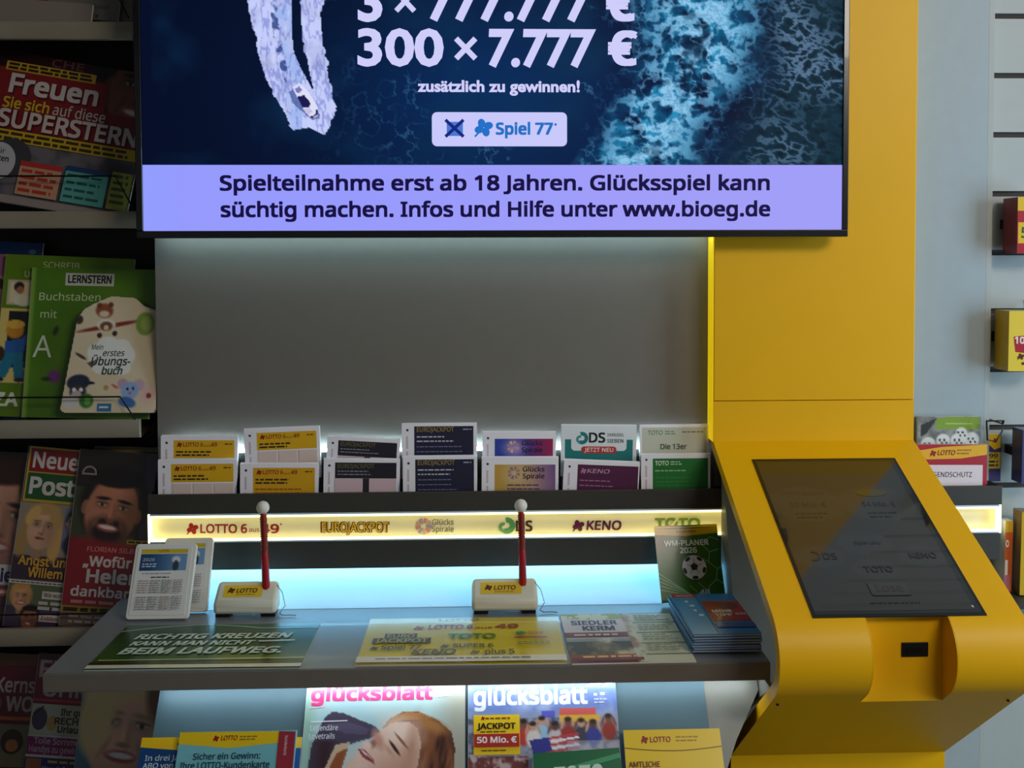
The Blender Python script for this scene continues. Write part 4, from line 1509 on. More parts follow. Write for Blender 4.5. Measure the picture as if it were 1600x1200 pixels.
def cover1(X, Y):
    im = Img(X, Y, (170, 206, 214))
    n = fbm(X, Y, 40, 4, 12)
    im.mix((n - .35) * 1.4, (190, 214, 206))
    im.mix(np.clip((X - 190) / 40, 0, 1), (176, 176, 160))
    im.mix(np.clip((22 - X) / 14, 0, 1) * .8, (150, 190, 170))
    # sleeve and shoulder
    im.poly([(24, 66), (32, 50), (42, 43), (60, 46), (84, 56), (110, 66), (118, 76), (100, 84), (70, 92), (52, 92), (48, 120), (10, 130), (14, 92)], (74, 66, 88))
    im.mix(((X > 10) & (X < 60) & (Y > 86)) * np.clip(1 - abs(X - 34) / 26, 0, 1), (58, 38, 44))
    im.poly([(30, 62), (60, 56), (100, 70), (96, 78), (64, 76)], (96, 88, 116), .8)
    im.poly([(50, 92), (72, 88), (66, 100), (52, 112), (40, 140), (30, 140)], (206, 180, 150))
    im.poly([(52, 104), (70, 96), (60, 130), (44, 140), (36, 140)], (150, 84, 50))
    # head lying on its side: crown to the right, chin to the lower left
    im.poly([(118, 72), (130, 56), (150, 46), (176, 46), (204, 58), (226, 76), (232, 100), (230, 140), (226, 200), (150, 200), (170, 120)], (98, 58, 42))
    im.poly([(122, 66), (136, 52), (158, 45), (182, 48), (200, 58), (176, 58), (150, 58)], (186, 124, 66), .9)
    hs = fbm(X * 1.0 + Y * .25, Y * .22 - X * .1, 9, 3, 77)
    hair_m = np.clip((X - 172) / 12, 0, 1) * ((((X - 168) / 62) ** 2 + ((Y - 128) / 78) ** 2) < 1)
    im.mix(hair_m * np.clip((hs - .35) * 2.5, 0, .8), (150, 92, 58)); im.mix(hair_m * np.clip((.42 - hs) * 4, 0, .8), (52, 32, 26))
    im.ell(196, 66, 26, 10, (170, 116, 66), 22, .4, .8)
    im.poly([(102, 90), (112, 78), (122, 68), (140, 60), (160, 60), (174, 70), (180, 92), (176, 122), (164, 156), (140, 200), (70, 200), (66, 150), (62, 132), (70, 120), (82, 108)], (228, 190, 170))
    im.ell(148, 76, 28, 20, (242, 216, 200), 20, .7)
    im.ell(100, 118, 24, 22, (238, 206, 190), 0, .7)
    im.ell(76, 134, 12, 10, (236, 202, 186), 0, .6)
    im.ell(152, 126, 26, 26, (210, 160, 138), 30, .7, .8)
    im.ell(166, 96, 10, 40, (196, 146, 122), 8, .6, .7)
    im.ell(114, 86, 14, 7, (204, 150, 132), 62, .5); im.ell(106, 92, 5, 6, (160, 104, 92), 30, .5); im.ell(98, 94, 8, 6, (238, 208, 194), 30, .4)
    im.poly([(84, 98), (92, 98), (102, 106), (112, 118), (104, 117), (92, 110)], (156, 52, 62)); im.ell(98, 107, 13, 1.5, (236, 220, 214), 42, .3); im.ell(104, 114, 9, 1.6, (120, 36, 46), 42, .3)
    im.ell(140, 98, 13, 2.2, (56, 32, 28), 52, .3); im.ell(132, 102, 10, 3, (200, 150, 130), 50, .5, .6); im.ell(150, 88, 15, 1.8, (140, 90, 66), 48, .4)
    im.ell(120, 132, 26, 12, (206, 160, 140), 48, .8, .5)
    im.mix((Y > 125) * np.clip((n - .3) * 2, 0, 1) * (X < 60), (60, 80, 50))
    return im.p


a = Art(0, 0, 247, 310)
a.raster(cover1, 1.7, (0, 0, 247, 200)); a.rect(0, 200, 247, 310, (150, 120, 100))
PK = (222, 70, 130)
a.text('glücksblatt', 6, 196, 27, 24, (250, 170, 206), .07); a.text('glücksblatt', 7, 196, 28, 22, PK, .05)
a.line(6, 38, 30, 36, 1.2, (250, 180, 210)); a.line(186, 6, 216, 2, 4, (240, 150, 190))
a.rect(202, 12, 208, 16, (240, 240, 236)); a.rect(212, 11, 218, 15, (240, 240, 236)); a.line(200, 24, 222, 22, 2, (230, 230, 226))
a.line(10, 58, 66, 57, 1.6, (230, 230, 240)); a.text('Legendäre', 10, 52, 71, 8, (226, 230, 236), .01); a.text('Lovetrails', 9, 48, 83, 8, (226, 230, 236), .01)
M_, wd, h = lean(481, 1067, 727, 1064, .31 * .95, .006)
magazine('lottery_magazine', 'magazine with pink title and a smiling reclining woman under the counter', 'magazine', a, M_, wd, h, .004, group='lottery magazines under the counter')


def cover2(X, Y):
    im = Img(X, Y, (110, 134, 196))
    n, n2 = fbm(X, Y, 30, 4, 21), fbm(X, Y, 9, 3, 22)
    im.mix((n - .45) * 2.2, (190, 200, 226))
    im.mix(np.clip((Y - 44) / 16, 0, 1), (150, 156, 176))
    im.mix((Y > 58) * np.clip((n2 - .4) * 3, 0, .8), (70, 66, 92))
    im.rect(140, 44, 196, 58, (206, 90, 84)); im.rect(140, 54, 200, 64, (220, 170, 60)); im.rect(112, 48, 132, 58, (90, 90, 190))
    ppl = [(84, 66, (190, 60, 60)), (112, 62, (150, 190, 220)), (132, 70, (200, 190, 190)), (152, 64, (150, 50, 46)), (172, 66, (60, 60, 76)), (190, 68, (50, 60, 150)), (214, 60, (150, 50, 40)), (98, 70, (220, 210, 200))]
    for i, (x, y, c) in enumerate(ppl):
        im.ell(x, y + 18, 11, 14, c, 0, .2); im.ell(x, y, 5.2, 6.5, [(120, 76, 60), (200, 150, 120), (90, 60, 50)][i % 3], 0, .2); im.ell(x, y - 4, 5.4, 3.4, (40, 30, 28), 0, .3)
        im.ell(x - 9, y + 4, 2, 8, [(120, 76, 60), (200, 150, 120)][i % 2], 20, .3); im.ell(x + 9, y + 4, 2, 8, [(120, 76, 60), (200, 150, 120)][i % 2], -20, .3)
    for k in range(6):
        im.poly([(110, 88 + k * 5), (166, 80 + k * 5), (168, 83 + k * 5), (112, 91 + k * 5)], (196, 60, 66) if k % 2 == 0 else (226, 222, 226))
    im.poly([(92, 90), (122, 86), (126, 106), (98, 112)], (50, 54, 140))
    im.rect(150, 92, 240, 122, (190, 190, 200), .5); im.rect(0, 112, 90, 200, (120, 60, 60)); im.mix((Y > 108) * np.clip((n2 - .45) * 4, 0, .8), (220, 214, 214))
    return im.p


a = Art(0, 0, 229, 310)
a.raster(cover2, 1.7, (0, 0, 229, 180)); a.rect(0, 180, 229, 310, (110, 70, 70))
a.text('glücksblatt', 8, 184, 38, 28, (240, 240, 244), .05)
a.ell(196, 8, 14, 2.4, (240, 240, 244), -12); a.ell(208, 4, 12, 2.4, (240, 240, 244), 10); a.ell(216, 9, 9, 2.2, (240, 240, 244), -20)
a.rect(194, 22, 199, 26, (230, 230, 236)); a.rect(204, 21, 211, 25, (230, 230, 236)); a.lines(194, 218, 30, 2, 5, 2, (210, 214, 226))
a.rect(8, 52, 78, 110, (236, 196, 24)); a.clover(22, 57, 3, LOTRED); a.lines(26, 66, 56, 1, 3, 2.4, (120, 60, 20), .1); a.text('JACKPOT', 13, 72, 73, 9, (40, 30, 10), .05); a.lines(18, 60, 76, 1, 3, 2, (90, 60, 20), .1)
a.rect(9, 80, 77, 99, (176, 40, 36)); a.text('50 Mio. €', 13, 73, 93, 9, (240, 230, 224), .045); a.lines(20, 60, 103, 1, 3, 2, (120, 80, 20), .1)
M_, wd, h = lean(732, 1064, 961, 1060, .31 * .95, .006)
magazine('lottery_magazine', 'magazine with white title, flags and yellow jackpot box under the counter', 'magazine', a, M_, wd, h, .004, group='lottery magazines under the counter')

a = Art(0, 0, 150, 260, (20, 66, 120)); a.poly([(0, 0), (150, 0), (150, 16), (70, 20), (0, 14)], (232, 190, 24)); a.clover(60, 9, 4, LOTRED)
a.text('In drei Jahren', 10, 90, 34, 8, (196, 210, 226), .02); a.text('ABO von LOTTO', 8, 96, 45, 8, (196, 210, 226), .03)
M_, wd, h = lean(222, 1153, 372, 1150, .24, .010)
sheet('subscription_leaflet', 'dark blue leaflet with yellow top half hidden at the lower left', 'leaflet', a, M_, wd, h, .002, M_GLOSS)
a = Art(0, 0, 186, 250, (120, 190, 200)); a.poly([(0, 0), (158, 1), (158, 18), (80, 24), (0, 17)], (232, 196, 24)); a.clover(58, 10, 4.5, LOTRED); a.text('LOTTO', 66, 92, 13, 7, LOTRED, .04, .1); a.lines(96, 124, 7, 2, 4, 2, (160, 120, 20), .2)
a.poly([(158, 1), (184, 2), (186, 250), (158, 250)], (156, 44, 60)); a.text('Kundenkarte', 168, 196, 8, 5, (220, 190, 190), .02, 0, 90)
DT = (36, 70, 84)
a.text('Sicher ein Gewinn:', 26, 132, 40, 9, DT, .025); a.text('Ihre LOTTO-Kundenkarte', 8, 148, 53, 9.5, DT, .025); a.text('in 9 möglichen Motiven', 8, 142, 66, 9.5, DT, .025)
M_, wd, h = lean(282, 1143, 464, 1142, .235, .022)
sheet('customer_card_leaflet', 'pale turquoise customer card leaflet with yellow top and red side strip', 'leaflet', a, M_, wd, h, .0025, M_GLOSS)
a = Art(0, 0, 60, 250, (30, 90, 160)); a.rect(0, 0, 60, 16, (232, 196, 60))
M_, wd, h = lean(425, 1152, 472, 1152, .23, .0095)
sheet('narrow_leaflet', 'blue leaflet with cream top peeping out behind the turquoise leaflet', 'leaflet', a, M_, wd, h, .002, M_GLOSS)
a = Art(0, 0, 150, 120, (24, 108, 66)); a.line(0, 20, 150, 6, 4, (70, 160, 110)); a.text('TOTO', 30, 116, 34, 22, (206, 230, 210), .04, .2); a.line(54, 32, 76, 12, 4, (60, 150, 100))
a.line(120, 60, 150, 20, 3, (120, 190, 150))
M_, wd, h = lean(842, 1180, 977, 1171, .20, .030)
M_ = M_ @ Matrix.Rotation(radians(-2.5), 4, 'Y')
sheet('game_leaflet', 'green leaflet in front of the flags magazine', 'leaflet', a, M_, wd, h, .002, M_GLOSS)
a = Art(0, 0, 150, 240, (236, 196, 20)); a.clover(31, 14, 5.5, LOTRED); a.text('LOTTO', 40, 72, 18, 8, LOTRED, .04); a.lines(80, 116, 10, 2, 5, 2, (170, 130, 20), .1)
for i_ in range(10):
    x0 = i_ * 15
    a.line(x0, 25 + 5 * sin(pi * i_ / 10), x0 + 15, 25 + 5 * sin(pi * (i_ + 1) / 10), 1.4, (140, 100, 10))
a.text('AMTLICHE', 4, 52, 52, 8, (120, 50, 14), .04); a.text('TEILNAHMEBEDINGUNGEN', 4, 140, 64, 8, (120, 50, 14), .04)
M_, wd, h = lean(974, 1141, 1124, 1138, .235, .018)
sheet('rules_leaflet', 'yellow official rules leaflet at the right end under the counter', 'leaflet', a, M_, wd, h, .004, M_GLOSS)

# ================================================================== magazine rack at the left
RY = 1.80
rack = thing('magazine_rack', 'dark wall rack of tilted magazine shelves left of the screen', 'magazine rack', Matrix.Translation((-.95, 1.95, 0)))
bpy.context.view_layer.update()
g = Geo(); g.box(-1.45, -.605, 1.962, 1.975, 0, 2.45); under(g.build('back_panel', M_RACK), rack)
rinv = rack.matrix_world.inverted()
PLATES = []
for i_, (yt_, yb_, xe, yw, xw, ywe) in enumerate(((33, 60, 205, -30, 172, 28), (330, 356, 213, 275, 180, 327), (657, 685, 217, 620, 188, 658), (983, 1010, 222, 958, 196, 985), (1309, 1336, 226, 1290, 200, 1312))):
    zt, zb_ = P(100, yt_, RY)[2], P(100, yb_, RY)[2]
    xr = P(xe, yt_, RY)[0]
    PLATES.append(zb_)
    g = Geo(); g.prism([(RY + .012, zb_ - .001), (RY + .012, zb_ + .0005), (1.961, zb_ + .0305), (1.961, zb_ + .029)], -1.45, xr - .001)
    sh_ = under(g.build('shelf', M_RACK), rack)
    bpy.context.view_layer.update()
    g = Geo()
    pr_ = [(RY + .0115, zb_ - .001), (RY + .003, zb_), (RY, zb_ + .007), (RY, zt - .006), (RY + .003, zt), (RY + .0115, zt)]
    g.prism(pr_, -1.45, xr)
    o = g.build('shelf_lip', M_LIP, smooth=50)
    under(o, sh_)
    g = Geo()
    hA, hB, hC = P(-120, yw, RY + .006), P(xw, yw, RY + .006), P(xe - 4, ywe, RY + .004)
    hA[2] = hB[2]; hA[0] = -1.44
    g.tube([tuple(hA), tuple(hB), tuple(hC)], .0016, 8)
    o = g.build('wire_guard', M_WIRE, smooth=60)
    under(o, sh_)
RG = 'magazines in the wall rack'


def rack_mag(lab, a, bl, br, tl, k, th=.004, cat='magazine', name='magazine', m=None):
    Yb = 1.822 + .0088 * k
    Yt = Yb + .00018 * (bl[1] - tl[1])
    def seat(q):                     # lift a lower corner until it rests on the tilted shelf
        zs_ = [z + .2 * (Yb + th - 1.812) + .0025 for z in PLATES]
        zs_ = [z for z in zs_ if z < q[2] + .06]
        q[2] = max(q[2], max(zs_)) if zs_ else q[2]
        return q
    A_, B_ = seat(P(bl[0], bl[1], Yb)), P(br[0], br[1], Yb)
    low = seat(B_.copy())[2] - B_[2]
    A_[2] += low; B_[2] += low
    M_, wd, h = frame(A_, B_, P(tl[0], tl[1], Yt))
    return magazine(name, lab, cat, a, M_, wd, h, th, m, RG)


# top shelf
a = Art(0, 0, 230, 290, (120, 116, 106)); a.rect(40, 190, 112, 278, (140, 40, 36)); a.text('Bild', 50, 100, 250, 30, (190, 60, 50), .04); a.lines(120, 220, 200, 6, 13, 5, (100, 104, 96)); a.lines(0, 220, 282, 1, 5, 4, (60, 56, 50), .1)
rack_mag('newspaper with red block lying on the topmost rack shelf', a, (-30, 20), (182, 33), (-20, -250), 2, .012, 'newspaper', 'folded_newspaper')
a = Art(0, 0, 260, 290, (140, 130, 120)); a.lines(0, 260, 270, 2, 9, 4, (70, 66, 60), .1)
rack_mag('pale newspaper lying foremost on the topmost rack shelf', a, (-90, 36), (140, 52), (-90, -10), 0, .006, 'newspaper', 'folded_newspaper')
a = Art(0, 0, 200, 290, (112, 110, 98)); a.ell(150, 270, 30, 8, (120, 90, 76)); a.lines(20, 190, 240, 3, 12, 4, (90, 92, 84))
rack_mag('grey newspaper at the right of the topmost rack shelf', a, (60, 30), (206, 38), (60, -240), 4, .010, 'newspaper', 'folded_newspaper')


# second shelf: glossy weekly
def freuen(X, Y):
    im = Img(X, Y, (40, 14, 20))
    im.rect(0, 0, 330, 24, (70, 14, 24))
    im.mix((X > 236) * 1.0, (16, 12, 14))
    im.face(314, 52, 74, 8, (120, 70, 54), (20, 14, 14), 1, 0)
    im.mix((Y > 48) * (X < 262) * 1.0, (128, 22, 28)); im.mix((Y > 94) * 1.0, (120, 26, 30))
    im.mix((Y > 158) * 1.0, (110, 104, 112)); im.mix((Y > 158) * np.clip((fbm(X, Y, 26, 3, 31) - .4) * 3, 0, 1), (60, 58, 66))
    return im.p


a = Art(66, 22, 264, 234)
a.raster(freuen, 2.4)
a.text('CHE', 164, 216, 35, 12, (110, 60, 66), .02)
a.rect(94, 37, 238, 51, (196, 160, 40)); a.lines(98, 234, 39, 2, 6, 4, (50, 34, 16), .1)
a.text('Freuen', 106, 248, 86, 31, (206, 196, 196), .045, shadow=(70, 10, 14))
a.text('Sie sich', 102, 176, 110, 17, (206, 172, 40), .03); a.text('auf diese', 182, 266, 110, 17, (190, 180, 176), .015)
a.text('SUPERSTERNE', 100, 345, 140, 28, (204, 190, 186), .04, shadow=(70, 10, 14))
a.rect(60, 144, 330, 162, (200, 168, 30)); a.lines(64, 326, 147, 2, 8, 4.4, (60, 44, 10), .05)
a.ell(134, 186, 32, 30, (60, 60, 66)); a.ell(116, 194, 27, 29, (190, 190, 196)); a.text('für', 108, 124, 182, 8, (40, 40, 50), .02); a.text('Kosten', 98, 132, 194, 9, (40, 40, 50), .03); a.text('50', 106, 120, 206, 9, (40, 40, 50), .03)
a.rect(152, 188, 218, 240, (196, 150, 120)); a.rect(152, 188, 218, 196, (180, 50, 44)); a.lines(156, 214, 200, 4, 10, 5, (180, 60, 40), .2)
a.rect(224, 184, 292, 240, (90, 170, 160)); a.rect(224, 184, 292, 192, (30, 60, 110)); a.lines(228, 288, 196, 4, 11, 4, (30, 90, 96), .3)
a.rect(297, 182, 330, 240, (150, 150, 60)); a.lines(300, 328, 186, 5, 10, 5, (70, 80, 30), .2)
a.rect(60, 244, 330, 262, (150, 140, 136))
rack_mag('tilted red weekly with big white SUPERSTERNE headline on the second rack shelf', a, (-65, 305), (195, 348), (-23, 73), 1, .006)

# third shelf: children's books
a = Art(0, 0, 70, 270, (20, 62, 116)); a.ell(54, 14, 6, 4, (90, 120, 160))
rack_mag('dark blue magazine at the back of the children books shelf', a, (-30, 655), (40, 658), (-18, 376), 5.5)
a = Art(0, 0, 90, 260, (176, 110, 150)); a.rect(0, 34, 90, 100, (206, 180, 130)); a.ell(70, 50, 16, 12, (70, 50, 40)); a.ell(72, 70, 18, 16, (206, 160, 120)); a.rect(0, 100, 90, 190, (120, 40, 60)); a.rect(0, 190, 90, 260, (60, 110, 70))
rack_mag('pink and beige book cut off at the left edge of the children books shelf', a, (-92, 655), (-4, 657), (-68, 395), 4.5)


def green1(X, Y):
    im = Img(X, Y, (92, 126, 14))
    im.mix((fbm(X, Y, 60, 3, 41) - .5) * .8, (120, 150, 30))
    im.rect(8, 42, 62, 80, (200, 186, 150)); im.rect(11, 45, 59, 77, (226, 206, 160)); im.ell(25, 52, 8, 8, (40, 26, 20)); im.ell(27, 57, 6, 6, (170, 110, 80)); im.ell(34, 74, 16, 9, (226, 220, 190))
    im.rect(0, 88, 66, 204, (226, 196, 110)); im.rect(14, 92, 62, 180, (24, 30, 26))
    im.ell(25, 122, 14, 13, (206, 140, 40)); im.ell(25, 112, 15, 7, (230, 180, 70)); im.poly([(12, 140), (38, 134), (56, 116), (50, 108), (56, 106), (62, 120), (44, 146), (40, 160), (10, 160)], (40, 96, 170)); im.poly([(10, 158), (40, 158), (46, 196), (30, 198), (26, 174), (16, 198), (0, 196)], (30, 120, 150))
    im.ell(4, 160, 8, 12, (60, 40, 24)); im.ell(38, 200, 8, 4, (40, 40, 60)); im.ell(6, 200, 8, 4, (40, 40, 60)); im.ell(53, 105, 5, 5, (214, 160, 110))
    return im.p


a = Art(0, 0, 205, 258); a.raster(green1, 2)
CH = (190, 206, 150)
a.text('SCHREIB', 60, 118, 20, 10, CH, .005); a.text('UND', 32, 60, 36, 10, CH, .005); a.text('ZA', 2, 40, 242, 22, (226, 232, 210), .04)
rack_mag('green writing exercise book with a boy at a blackboard', a, (-14, 650), (190, 657), (14, 397), 3, .006, 'book', 'exercise_book')


def green2(X, Y):
    im = Img(X, Y, (78, 124, 16))
    im.mix((fbm(X, Y, 60, 3, 44) - .45) * .9, (116, 156, 34)); im.mix(np.clip((8 - X) / 4, 0, 1) * .7, (150, 180, 80))
    im.ell(46, 172, 11, 10, (120, 60, 130), 0, .2); im.ell(34, 176, 8, 3, (40, 60, 20), 0, .3); im.ell(176, 110, 18, 22, (110, 150, 50), 0, .2); im.ell(44, 100, 4, 8, (40, 60, 20), 20, .3)
    return im.p


a = Art(0, 0, 200, 236); a.raster(green2, 2.4)
a.rect(54, 8, 132, 28, (214, 210, 196)); a.text('LERNSTERN', 58, 128, 24, 13, (30, 40, 30), .05)
a.text('Buchstaben', 14, 112, 52, 12, (206, 220, 170), .005); a.text('mit', 18, 44, 80, 12, (206, 220, 170), .005); a.text('A', 10, 40, 142, 34, (216, 226, 200), .0)
rack_mag('green letter exercise book with a white name tag', a, (34, 652), (232, 655), (72, 418), 2, .006, 'book', 'exercise_book')


def ueb(X, Y):
    im = Img(X, Y, (226, 206, 170))
    im.mix((fbm(X, Y, 50, 3, 51) - .5) * .8, (236, 220, 190))
    # a fox in a little plane
    im.ell(62, 22, 14, 11, (150, 80, 40), 10, .15); im.ell(62, 27, 8, 5, (226, 206, 180), 0, .2); im.ell(54, 14, 4, 4, (110, 56, 30), 0, .3); im.ell(72, 13, 4, 4, (110, 56, 30), 0, .3)
    im.ell(70, 46, 50, 3.4, (140, 50, 36), -10, .25); im.ell(66, 44, 15, 9, (236, 226, 206), 0, .12); im.ell(66, 46, 10, 7, (120, 70, 46), 0, .2); im.ell(66, 48, 4, 4, (226, 200, 160))
    im.ell(56, 60, 4, 4, (60, 40, 34)); im.ell(80, 57, 4, 4, (60, 40, 34)); im.ell(22, 36, 7, 7, (70, 50, 44), 0, .15); im.ell(128, 42, 15, 18, (130, 160, 60), 0, .1); im.ell(130, 42, 9, 11, (160, 180, 90), 0, .2)
    for cx, cy, rx, ry in ((76, 92, 36, 26), (52, 86, 14, 12), (100, 90, 14, 14), (64, 108, 18, 12), (92, 110, 16, 11), (70, 72, 16, 10), (92, 76, 14, 10)):
        im.ell(cx, cy, rx, ry, (240, 236, 226), 0, .08)
    # mole with a cap
    im.ell(26, 132, 18, 12, (40, 44, 66), -6, .1); im.ell(44, 133, 8, 2.5, (30, 34, 54), 0, .2); im.ell(26, 146, 13, 11, (60, 54, 58), 0, .15); im.ell(24, 150, 8, 6, (200, 180, 176), 0, .15); im.ell(16, 162, 13, 10, (220, 210, 200), 0, .15); im.ell(40, 160, 11, 11, (60, 120, 40), 0, .15); im.ell(42, 160, 5, 7, (110, 170, 70), 0, .2); im.ell(20, 143, 3, 3, (240, 240, 240)); im.ell(31, 143, 3, 3, (240, 240, 240))
    # mouse
    im.ell(96, 134, 8, 8, (200, 160, 180), 0, .15); im.ell(122, 136, 9, 9, (206, 170, 190), 0, .15); im.ell(108, 144, 14, 13, (150, 176, 220), 0, .12); im.ell(104, 142, 2, 2.4, (20, 20, 40)); im.ell(113, 141, 2, 2.4, (20, 20, 40)); im.ell(108, 148, 2.4, 1.8, (200, 90, 110)); im.ell(104, 162, 14, 8, (70, 110, 170), 14, .15); im.ell(84, 138, 6, 2, (200, 110, 90), 30, .3)
    im.ell(136, 150, 12, 14, (230, 180, 176), 0, .5, .7); im.ell(138, 152, 4, 4, (150, 40, 50), 0, .2)
    im.poly([(38, 102), (56, 96), (46, 110)], (110, 84, 84)); im.ell(28, 92, 10, 2.4, (90, 60, 60), 30, .2); im.ell(70, 140, 4, 4, (200, 150, 90), 0, .2)
    return im.p


op = [(0, 172), (3, 176), (8, 178), (146, 178), (150, 172), (150, 24), (134, 18), (122, 14), (108, 2), (72, 0), (44, 12), (30, 20), (20, 34)]
a = Art(0, 0, 150, 178)


def inside(X, Y):
    r_ = np.zeros(X.shape, dtype=bool)
    for i in range(len(op)):
        (x0, y0), (x1, y1) = op[i], op[(i + 1) % len(op)]
        if y0 != y1:
            r_ ^= ((y0 > Y) != (y1 > Y)) & (X < (x1 - x0) * (Y - y0) / (y1 - y0) + x0)
    return r_


a.raster(ueb, 1.5)
v_, f_, c_ = a.it[0][1], a.it[0][2], a.it[0][3]
cen = v_[f_].mean(axis=1)
a.it[0] = ('r', v_, f_[inside(cen[:, 0], cen[:, 1])], c_)
GD = (50, 80, 70)
a.text('Mein', 44, 62, 82, 8, GD, .02, .2); a.text('erstes', 62, 96, 92, 10, GD, .02, .2); a.text('Übungs-', 44, 106, 106, 13, GD, .03, .2); a.text('buch', 62, 94, 120, 12, GD, .03, .2)
a.rect(58, 164, 80, 176, (50, 120, 170)); a.lines(61, 77, 168, 1, 4, 3, (210, 220, 230), .1)
M_, wd, h = px_frame((94, 645), (243, 645), (97, 463), 1.818, 1.850)
root = thing('exercise_book', 'cream first exercise book with cut out top, foremost at the right of its shelf', 'book', M_, RG)
pr_ = [(x * wd / 150, (178 - y) * h / 178) for x, y in op][::-1]
g = Geo(); slab(g, pr_, 0, .0012, (228, 212, 182)); slab(g, pr_, .0108, .012, (228, 212, 182)); a.into(g, wd, h); g.build('cover', M_GLOSS, root)
pc = [((x - 75) * .985 + 75, (y - 89) * .985 + 89) for x, y in op]
g = Geo(); slab(g, [(x * wd / 150, (178 - y) * h / 178) for x, y in pc][::-1], .0014, .0106, (206, 196, 176)); g.build('pages', M_PAPER, root)


# fourth shelf
def womanL(X, Y):
    im = Img(X, Y, (34, 40, 70)); im.face(100, 110, 92, 6, (190, 140, 116), (60, 34, 26), 1, 0, 0, 1); im.ell(150, 190, 60, 40, (150, 110, 106), 0, .3); im.rect(70, 215, 160, 280, (110, 60, 60)); im.mix((Y > 215) * np.clip((fbm(X, Y, 20, 3, 61) - .4) * 3, 0, 1), (60, 50, 80))
    return im.p


a = Art(0, 0, 160, 280); a.raster(womanL, 2.4); a.rect(90, 182, 134, 214, (206, 204, 206)); a.text('die', 94, 130, 210, 22, (30, 40, 90), .05); a.rect(60, 220, 140, 232, (190, 90, 60)); a.lines(64, 136, 223, 1, 5, 5, (220, 200, 190), .1)
rack_mag('dark magazine with a long haired woman at the left edge of the fourth rack shelf', a, (-112, 975), (40, 980), (-92, 702), 3)
a = Art(0, 0, 130, 280, (50, 34, 24)); a.rect(0, 4, 130, 9, (130, 100, 30)); a.rect(40, 12, 130, 15, (110, 84, 30)); a.rect(0, 20, 130, 280, (60, 44, 34))
rack_mag('dark brown magazine peeping out behind the smiling man cover', a, (128, 975), (232, 977), (142, 697), 2.6)


def npost(X, Y):
    im = Img(X, Y, (96, 80, 76))
    im.rect(0, 90, 112, 172, (150, 136, 120)); im.rect(0, 172, 112, 210, (60, 44, 60)); im.rect(0, 216, 130, 252, (90, 100, 70)); im.rect(0, 252, 130, 285, (70, 56, 80))
    im.face(40, 128, 34, 6, (206, 160, 130), (190, 150, 90), 0, 0, 0, 1); im.rect(74, 94, 110, 160, (110, 120, 150)); im.face(92, 118, 18, 0, (190, 146, 124), (50, 40, 36)); im.ell(92, 152, 16, 16, (40, 46, 76), 0, .15)
    im.face(22, 238, 20, -4, (206, 150, 110), (200, 150, 70), 1, 0); im.face(40, 270, 18, 4, (150, 90, 66), (30, 22, 20), 1, 0)
    return im.p


a = Art(0, 0, 125, 285); a.raster(npost, 1.8)
a.rect(2, 0, 92, 88, (190, 160, 40)); a.rect(5, 3, 89, 40, (140, 22, 26)); a.rect(5, 42, 89, 84, (30, 84, 40))
a.text('Neue', 10, 84, 34, 26, (214, 206, 204), .035); a.text('Post', 10, 84, 76, 28, (214, 206, 204), .045)
a.text('Angst um', 10, 92, 188, 15, (214, 160, 50), .04, shadow=(40, 20, 20)); a.text('Willem', 28, 84, 206, 15, (214, 160, 50), .04, shadow=(40, 20, 20)); a.rect(0, 211, 100, 217, (206, 200, 196)); a.lines(4, 96, 213, 1, 4, 2, (90, 80, 80), .1)
a.rect(56, 226, 104, 238, (206, 200, 190)); a.text('Wie wunder', 59, 100, 235, 7, (60, 50, 50), .03); a.lines(52, 108, 242, 2, 8, 5, (190, 184, 180), .1); a.rect(56, 262, 98, 273, (206, 200, 196)); a.text('Exklusiv', 60, 94, 271, 7, (170, 50, 50), .03)
rack_mag('weekly magazine with red over green title block on the fourth rack shelf', a, (4, 978), (126, 988), (52, 697), 1.2)


def helene(X, Y):
    im = Img(X, Y, (40, 34, 30)); im.mix((X < 60) * (Y > 60) * .7, (74, 84, 56)); im.mix((X > 110) * 1.0, (60, 50, 80))
    im.ell(62, 158, 50, 24, (150, 110, 50), 0, .2)
    im.face(62, 96, 60, 8, (186, 122, 96), (26, 20, 18), 1, 1)
    im.mix((Y > 140) * np.clip((Y - 134 - (X * .1)) / 14, 0, 1), (136, 22, 30)); im.rect(0, 252, 140, 262, (150, 126, 40)); im.rect(0, 262, 140, 290, (110, 84, 78))
    return im.p


a = Art(0, 0, 132, 285); a.raster(helene, 1.8)
a.rect(92, 142, 130, 149, (190, 150, 40)); a.lines(94, 128, 144, 1, 4, 3, (60, 40, 20), .1)
a.text('FLORIAN SILBEREISEN', 30, 150, 164, 8, (200, 120, 116), .03)
WH = (206, 196, 194)
a.text('„Wofür', 26, 104, 188, 17, WH, .04); a.text('Helene', 34, 138, 214, 22, WH, .045); a.text('dankbar b', 12, 126, 236, 16, WH, .035)
a.lines(14, 124, 242, 1, 5, 5, (190, 120, 116), .1); a.lines(4, 128, 254, 1, 5, 6, (50, 36, 14), .05); a.lines(14, 120, 266, 2, 8, 4, (170, 150, 140))
a.arc(20, 38, 9, 12, 180, 360, (150, 140, 136), 8); a.rect(8, 38, 32, 41, (150, 140, 136))
# keep lettering on the sheet
rack_mag('magazine with a smiling dark haired man on a red cover, fourth rack shelf', a, (92, 978), (222, 986), (136, 702), 0)

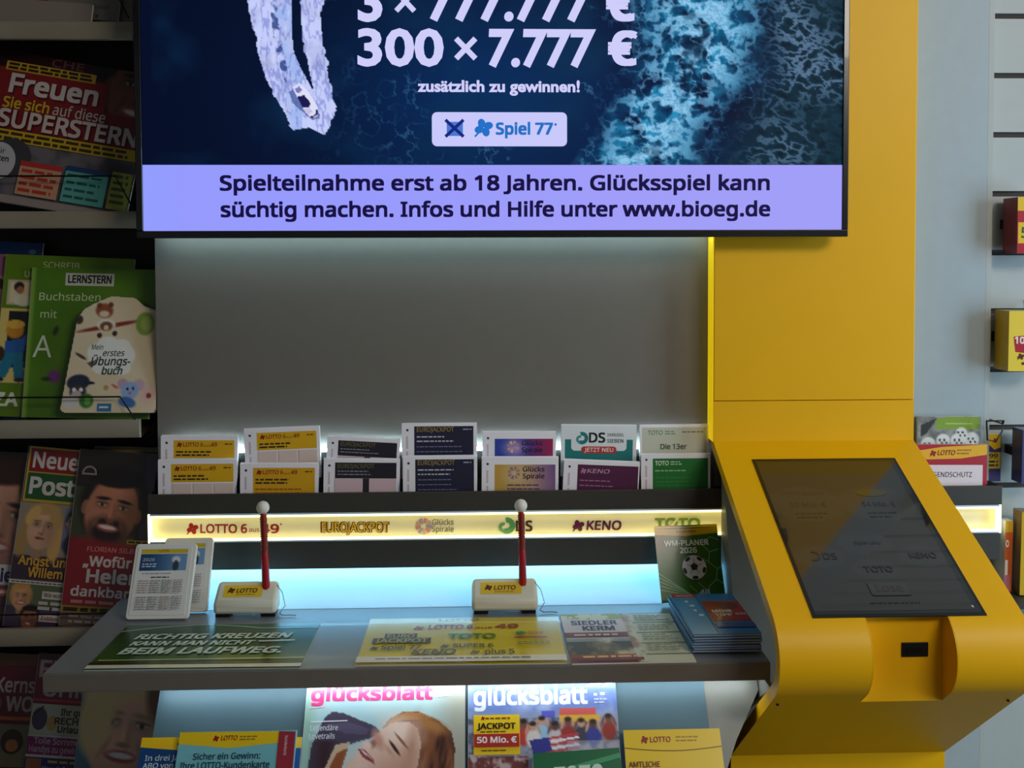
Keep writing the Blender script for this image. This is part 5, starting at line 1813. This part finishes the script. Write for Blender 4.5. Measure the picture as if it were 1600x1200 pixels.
# fifth shelf
a = Art(0, 0, 130, 285, (96, 14, 30)); a.rect(0, 0, 130, 18, (100, 60, 30)); a.text('Kerns', 66, 128, 62, 24, (180, 160, 160), .03); a.text('WO', 84, 128, 92, 24, (180, 160, 160), .04); a.text('D', 60, 78, 92, 24, (120, 70, 80), .03)
a.rect(0, 100, 130, 106, (190, 90, 40)); a.rect(0, 112, 130, 180, (120, 110, 84)); a.ell(100, 140, 18, 20, (60, 36, 24)); a.ell(100, 146, 10, 10, (190, 120, 60)); a.lines(60, 126, 186, 3, 10, 5, (60, 80, 40)); a.rect(0, 216, 130, 285, (130, 60, 40))
rack_mag('dark red magazine at the left edge of the lowest visible rack shelf', a, (-96, 1300), (34, 1304), (-76, 1018), 3)
a = Art(0, 0, 125, 285, (120, 14, 44)); a.rect(0, 0, 125, 10, (80, 8, 28))
WG = (180, 166, 168)
a.text('FUNK', 4, 112, 38, 28, WG, .035); a.text('UHR', 14, 84, 68, 26, WG, .04); a.rect(0, 72, 125, 76, (190, 50, 60))
a.rect(0, 80, 118, 128, (190, 186, 164)); a.ell(14, 104, 12, 18, (70, 60, 90)); a.line(4, 98, 18, 84, 3, (40, 30, 40)); a.ell(34, 110, 8, 12, (190, 150, 80))
OK_ = (50, 56, 16)
a.text('Ihr gutes', 46, 98, 97, 11, OK_, .045); a.text('RECHT als', 38, 108, 111, 11, OK_, .05); a.text('Urlauber', 44, 98, 124, 11, OK_, .045)
a.rect(0, 128, 118, 132, (200, 196, 186)); a.rect(0, 132, 112, 160, (130, 20, 90)); a.text('Tolle Sommer-', 10, 90, 143, 10, (190, 160, 180), .03); a.text('Handys zu gewinnen', 4, 96, 156, 10, (190, 160, 180), .03); a.ell(104, 148, 10, 8, (190, 110, 70))
a.rect(0, 160, 118, 164, (196, 190, 180)); a.rect(0, 164, 116, 204, (30, 30, 100)); a.rect(2, 166, 26, 202, (150, 90, 60)); a.lines(36, 100, 168, 1, 5, 4, (180, 160, 60), .1); a.text('Vom tiefen Abgrund', 28, 112, 186, 9, (170, 176, 206), .035); a.text('zurück ins Glück', 36, 106, 198, 9, (170, 176, 206), .035); a.rect(0, 206, 116, 285, (120, 150, 170))
rack_mag('crimson programme magazine with large white title on the lowest visible rack shelf', a, (24, 1302), (150, 1310), (56, 1020), 1.5)


def blonde(X, Y):
    im = Img(X, Y, (86, 120, 140)); im.face(78, 92, 88, 6, (228, 172, 142), (230, 200, 140), 1, 0); im.ell(30, 70, 28, 60, (226, 196, 136), 10, .2); im.ell(60, 26, 60, 26, (232, 204, 146), -8, .2); im.ell(122, 40, 14, 40, (120, 84, 60), -8, .4); im.ell(70, 200, 80, 40, (150, 180, 200), 0, .2)
    return im.p


a = Art(0, 0, 130, 260); a.raster(blonde, 2.2)
rack_mag('magazine with a smiling blonde woman beside the blue display board', a, (104, 1304), (228, 1310), (132, 1046), 0)
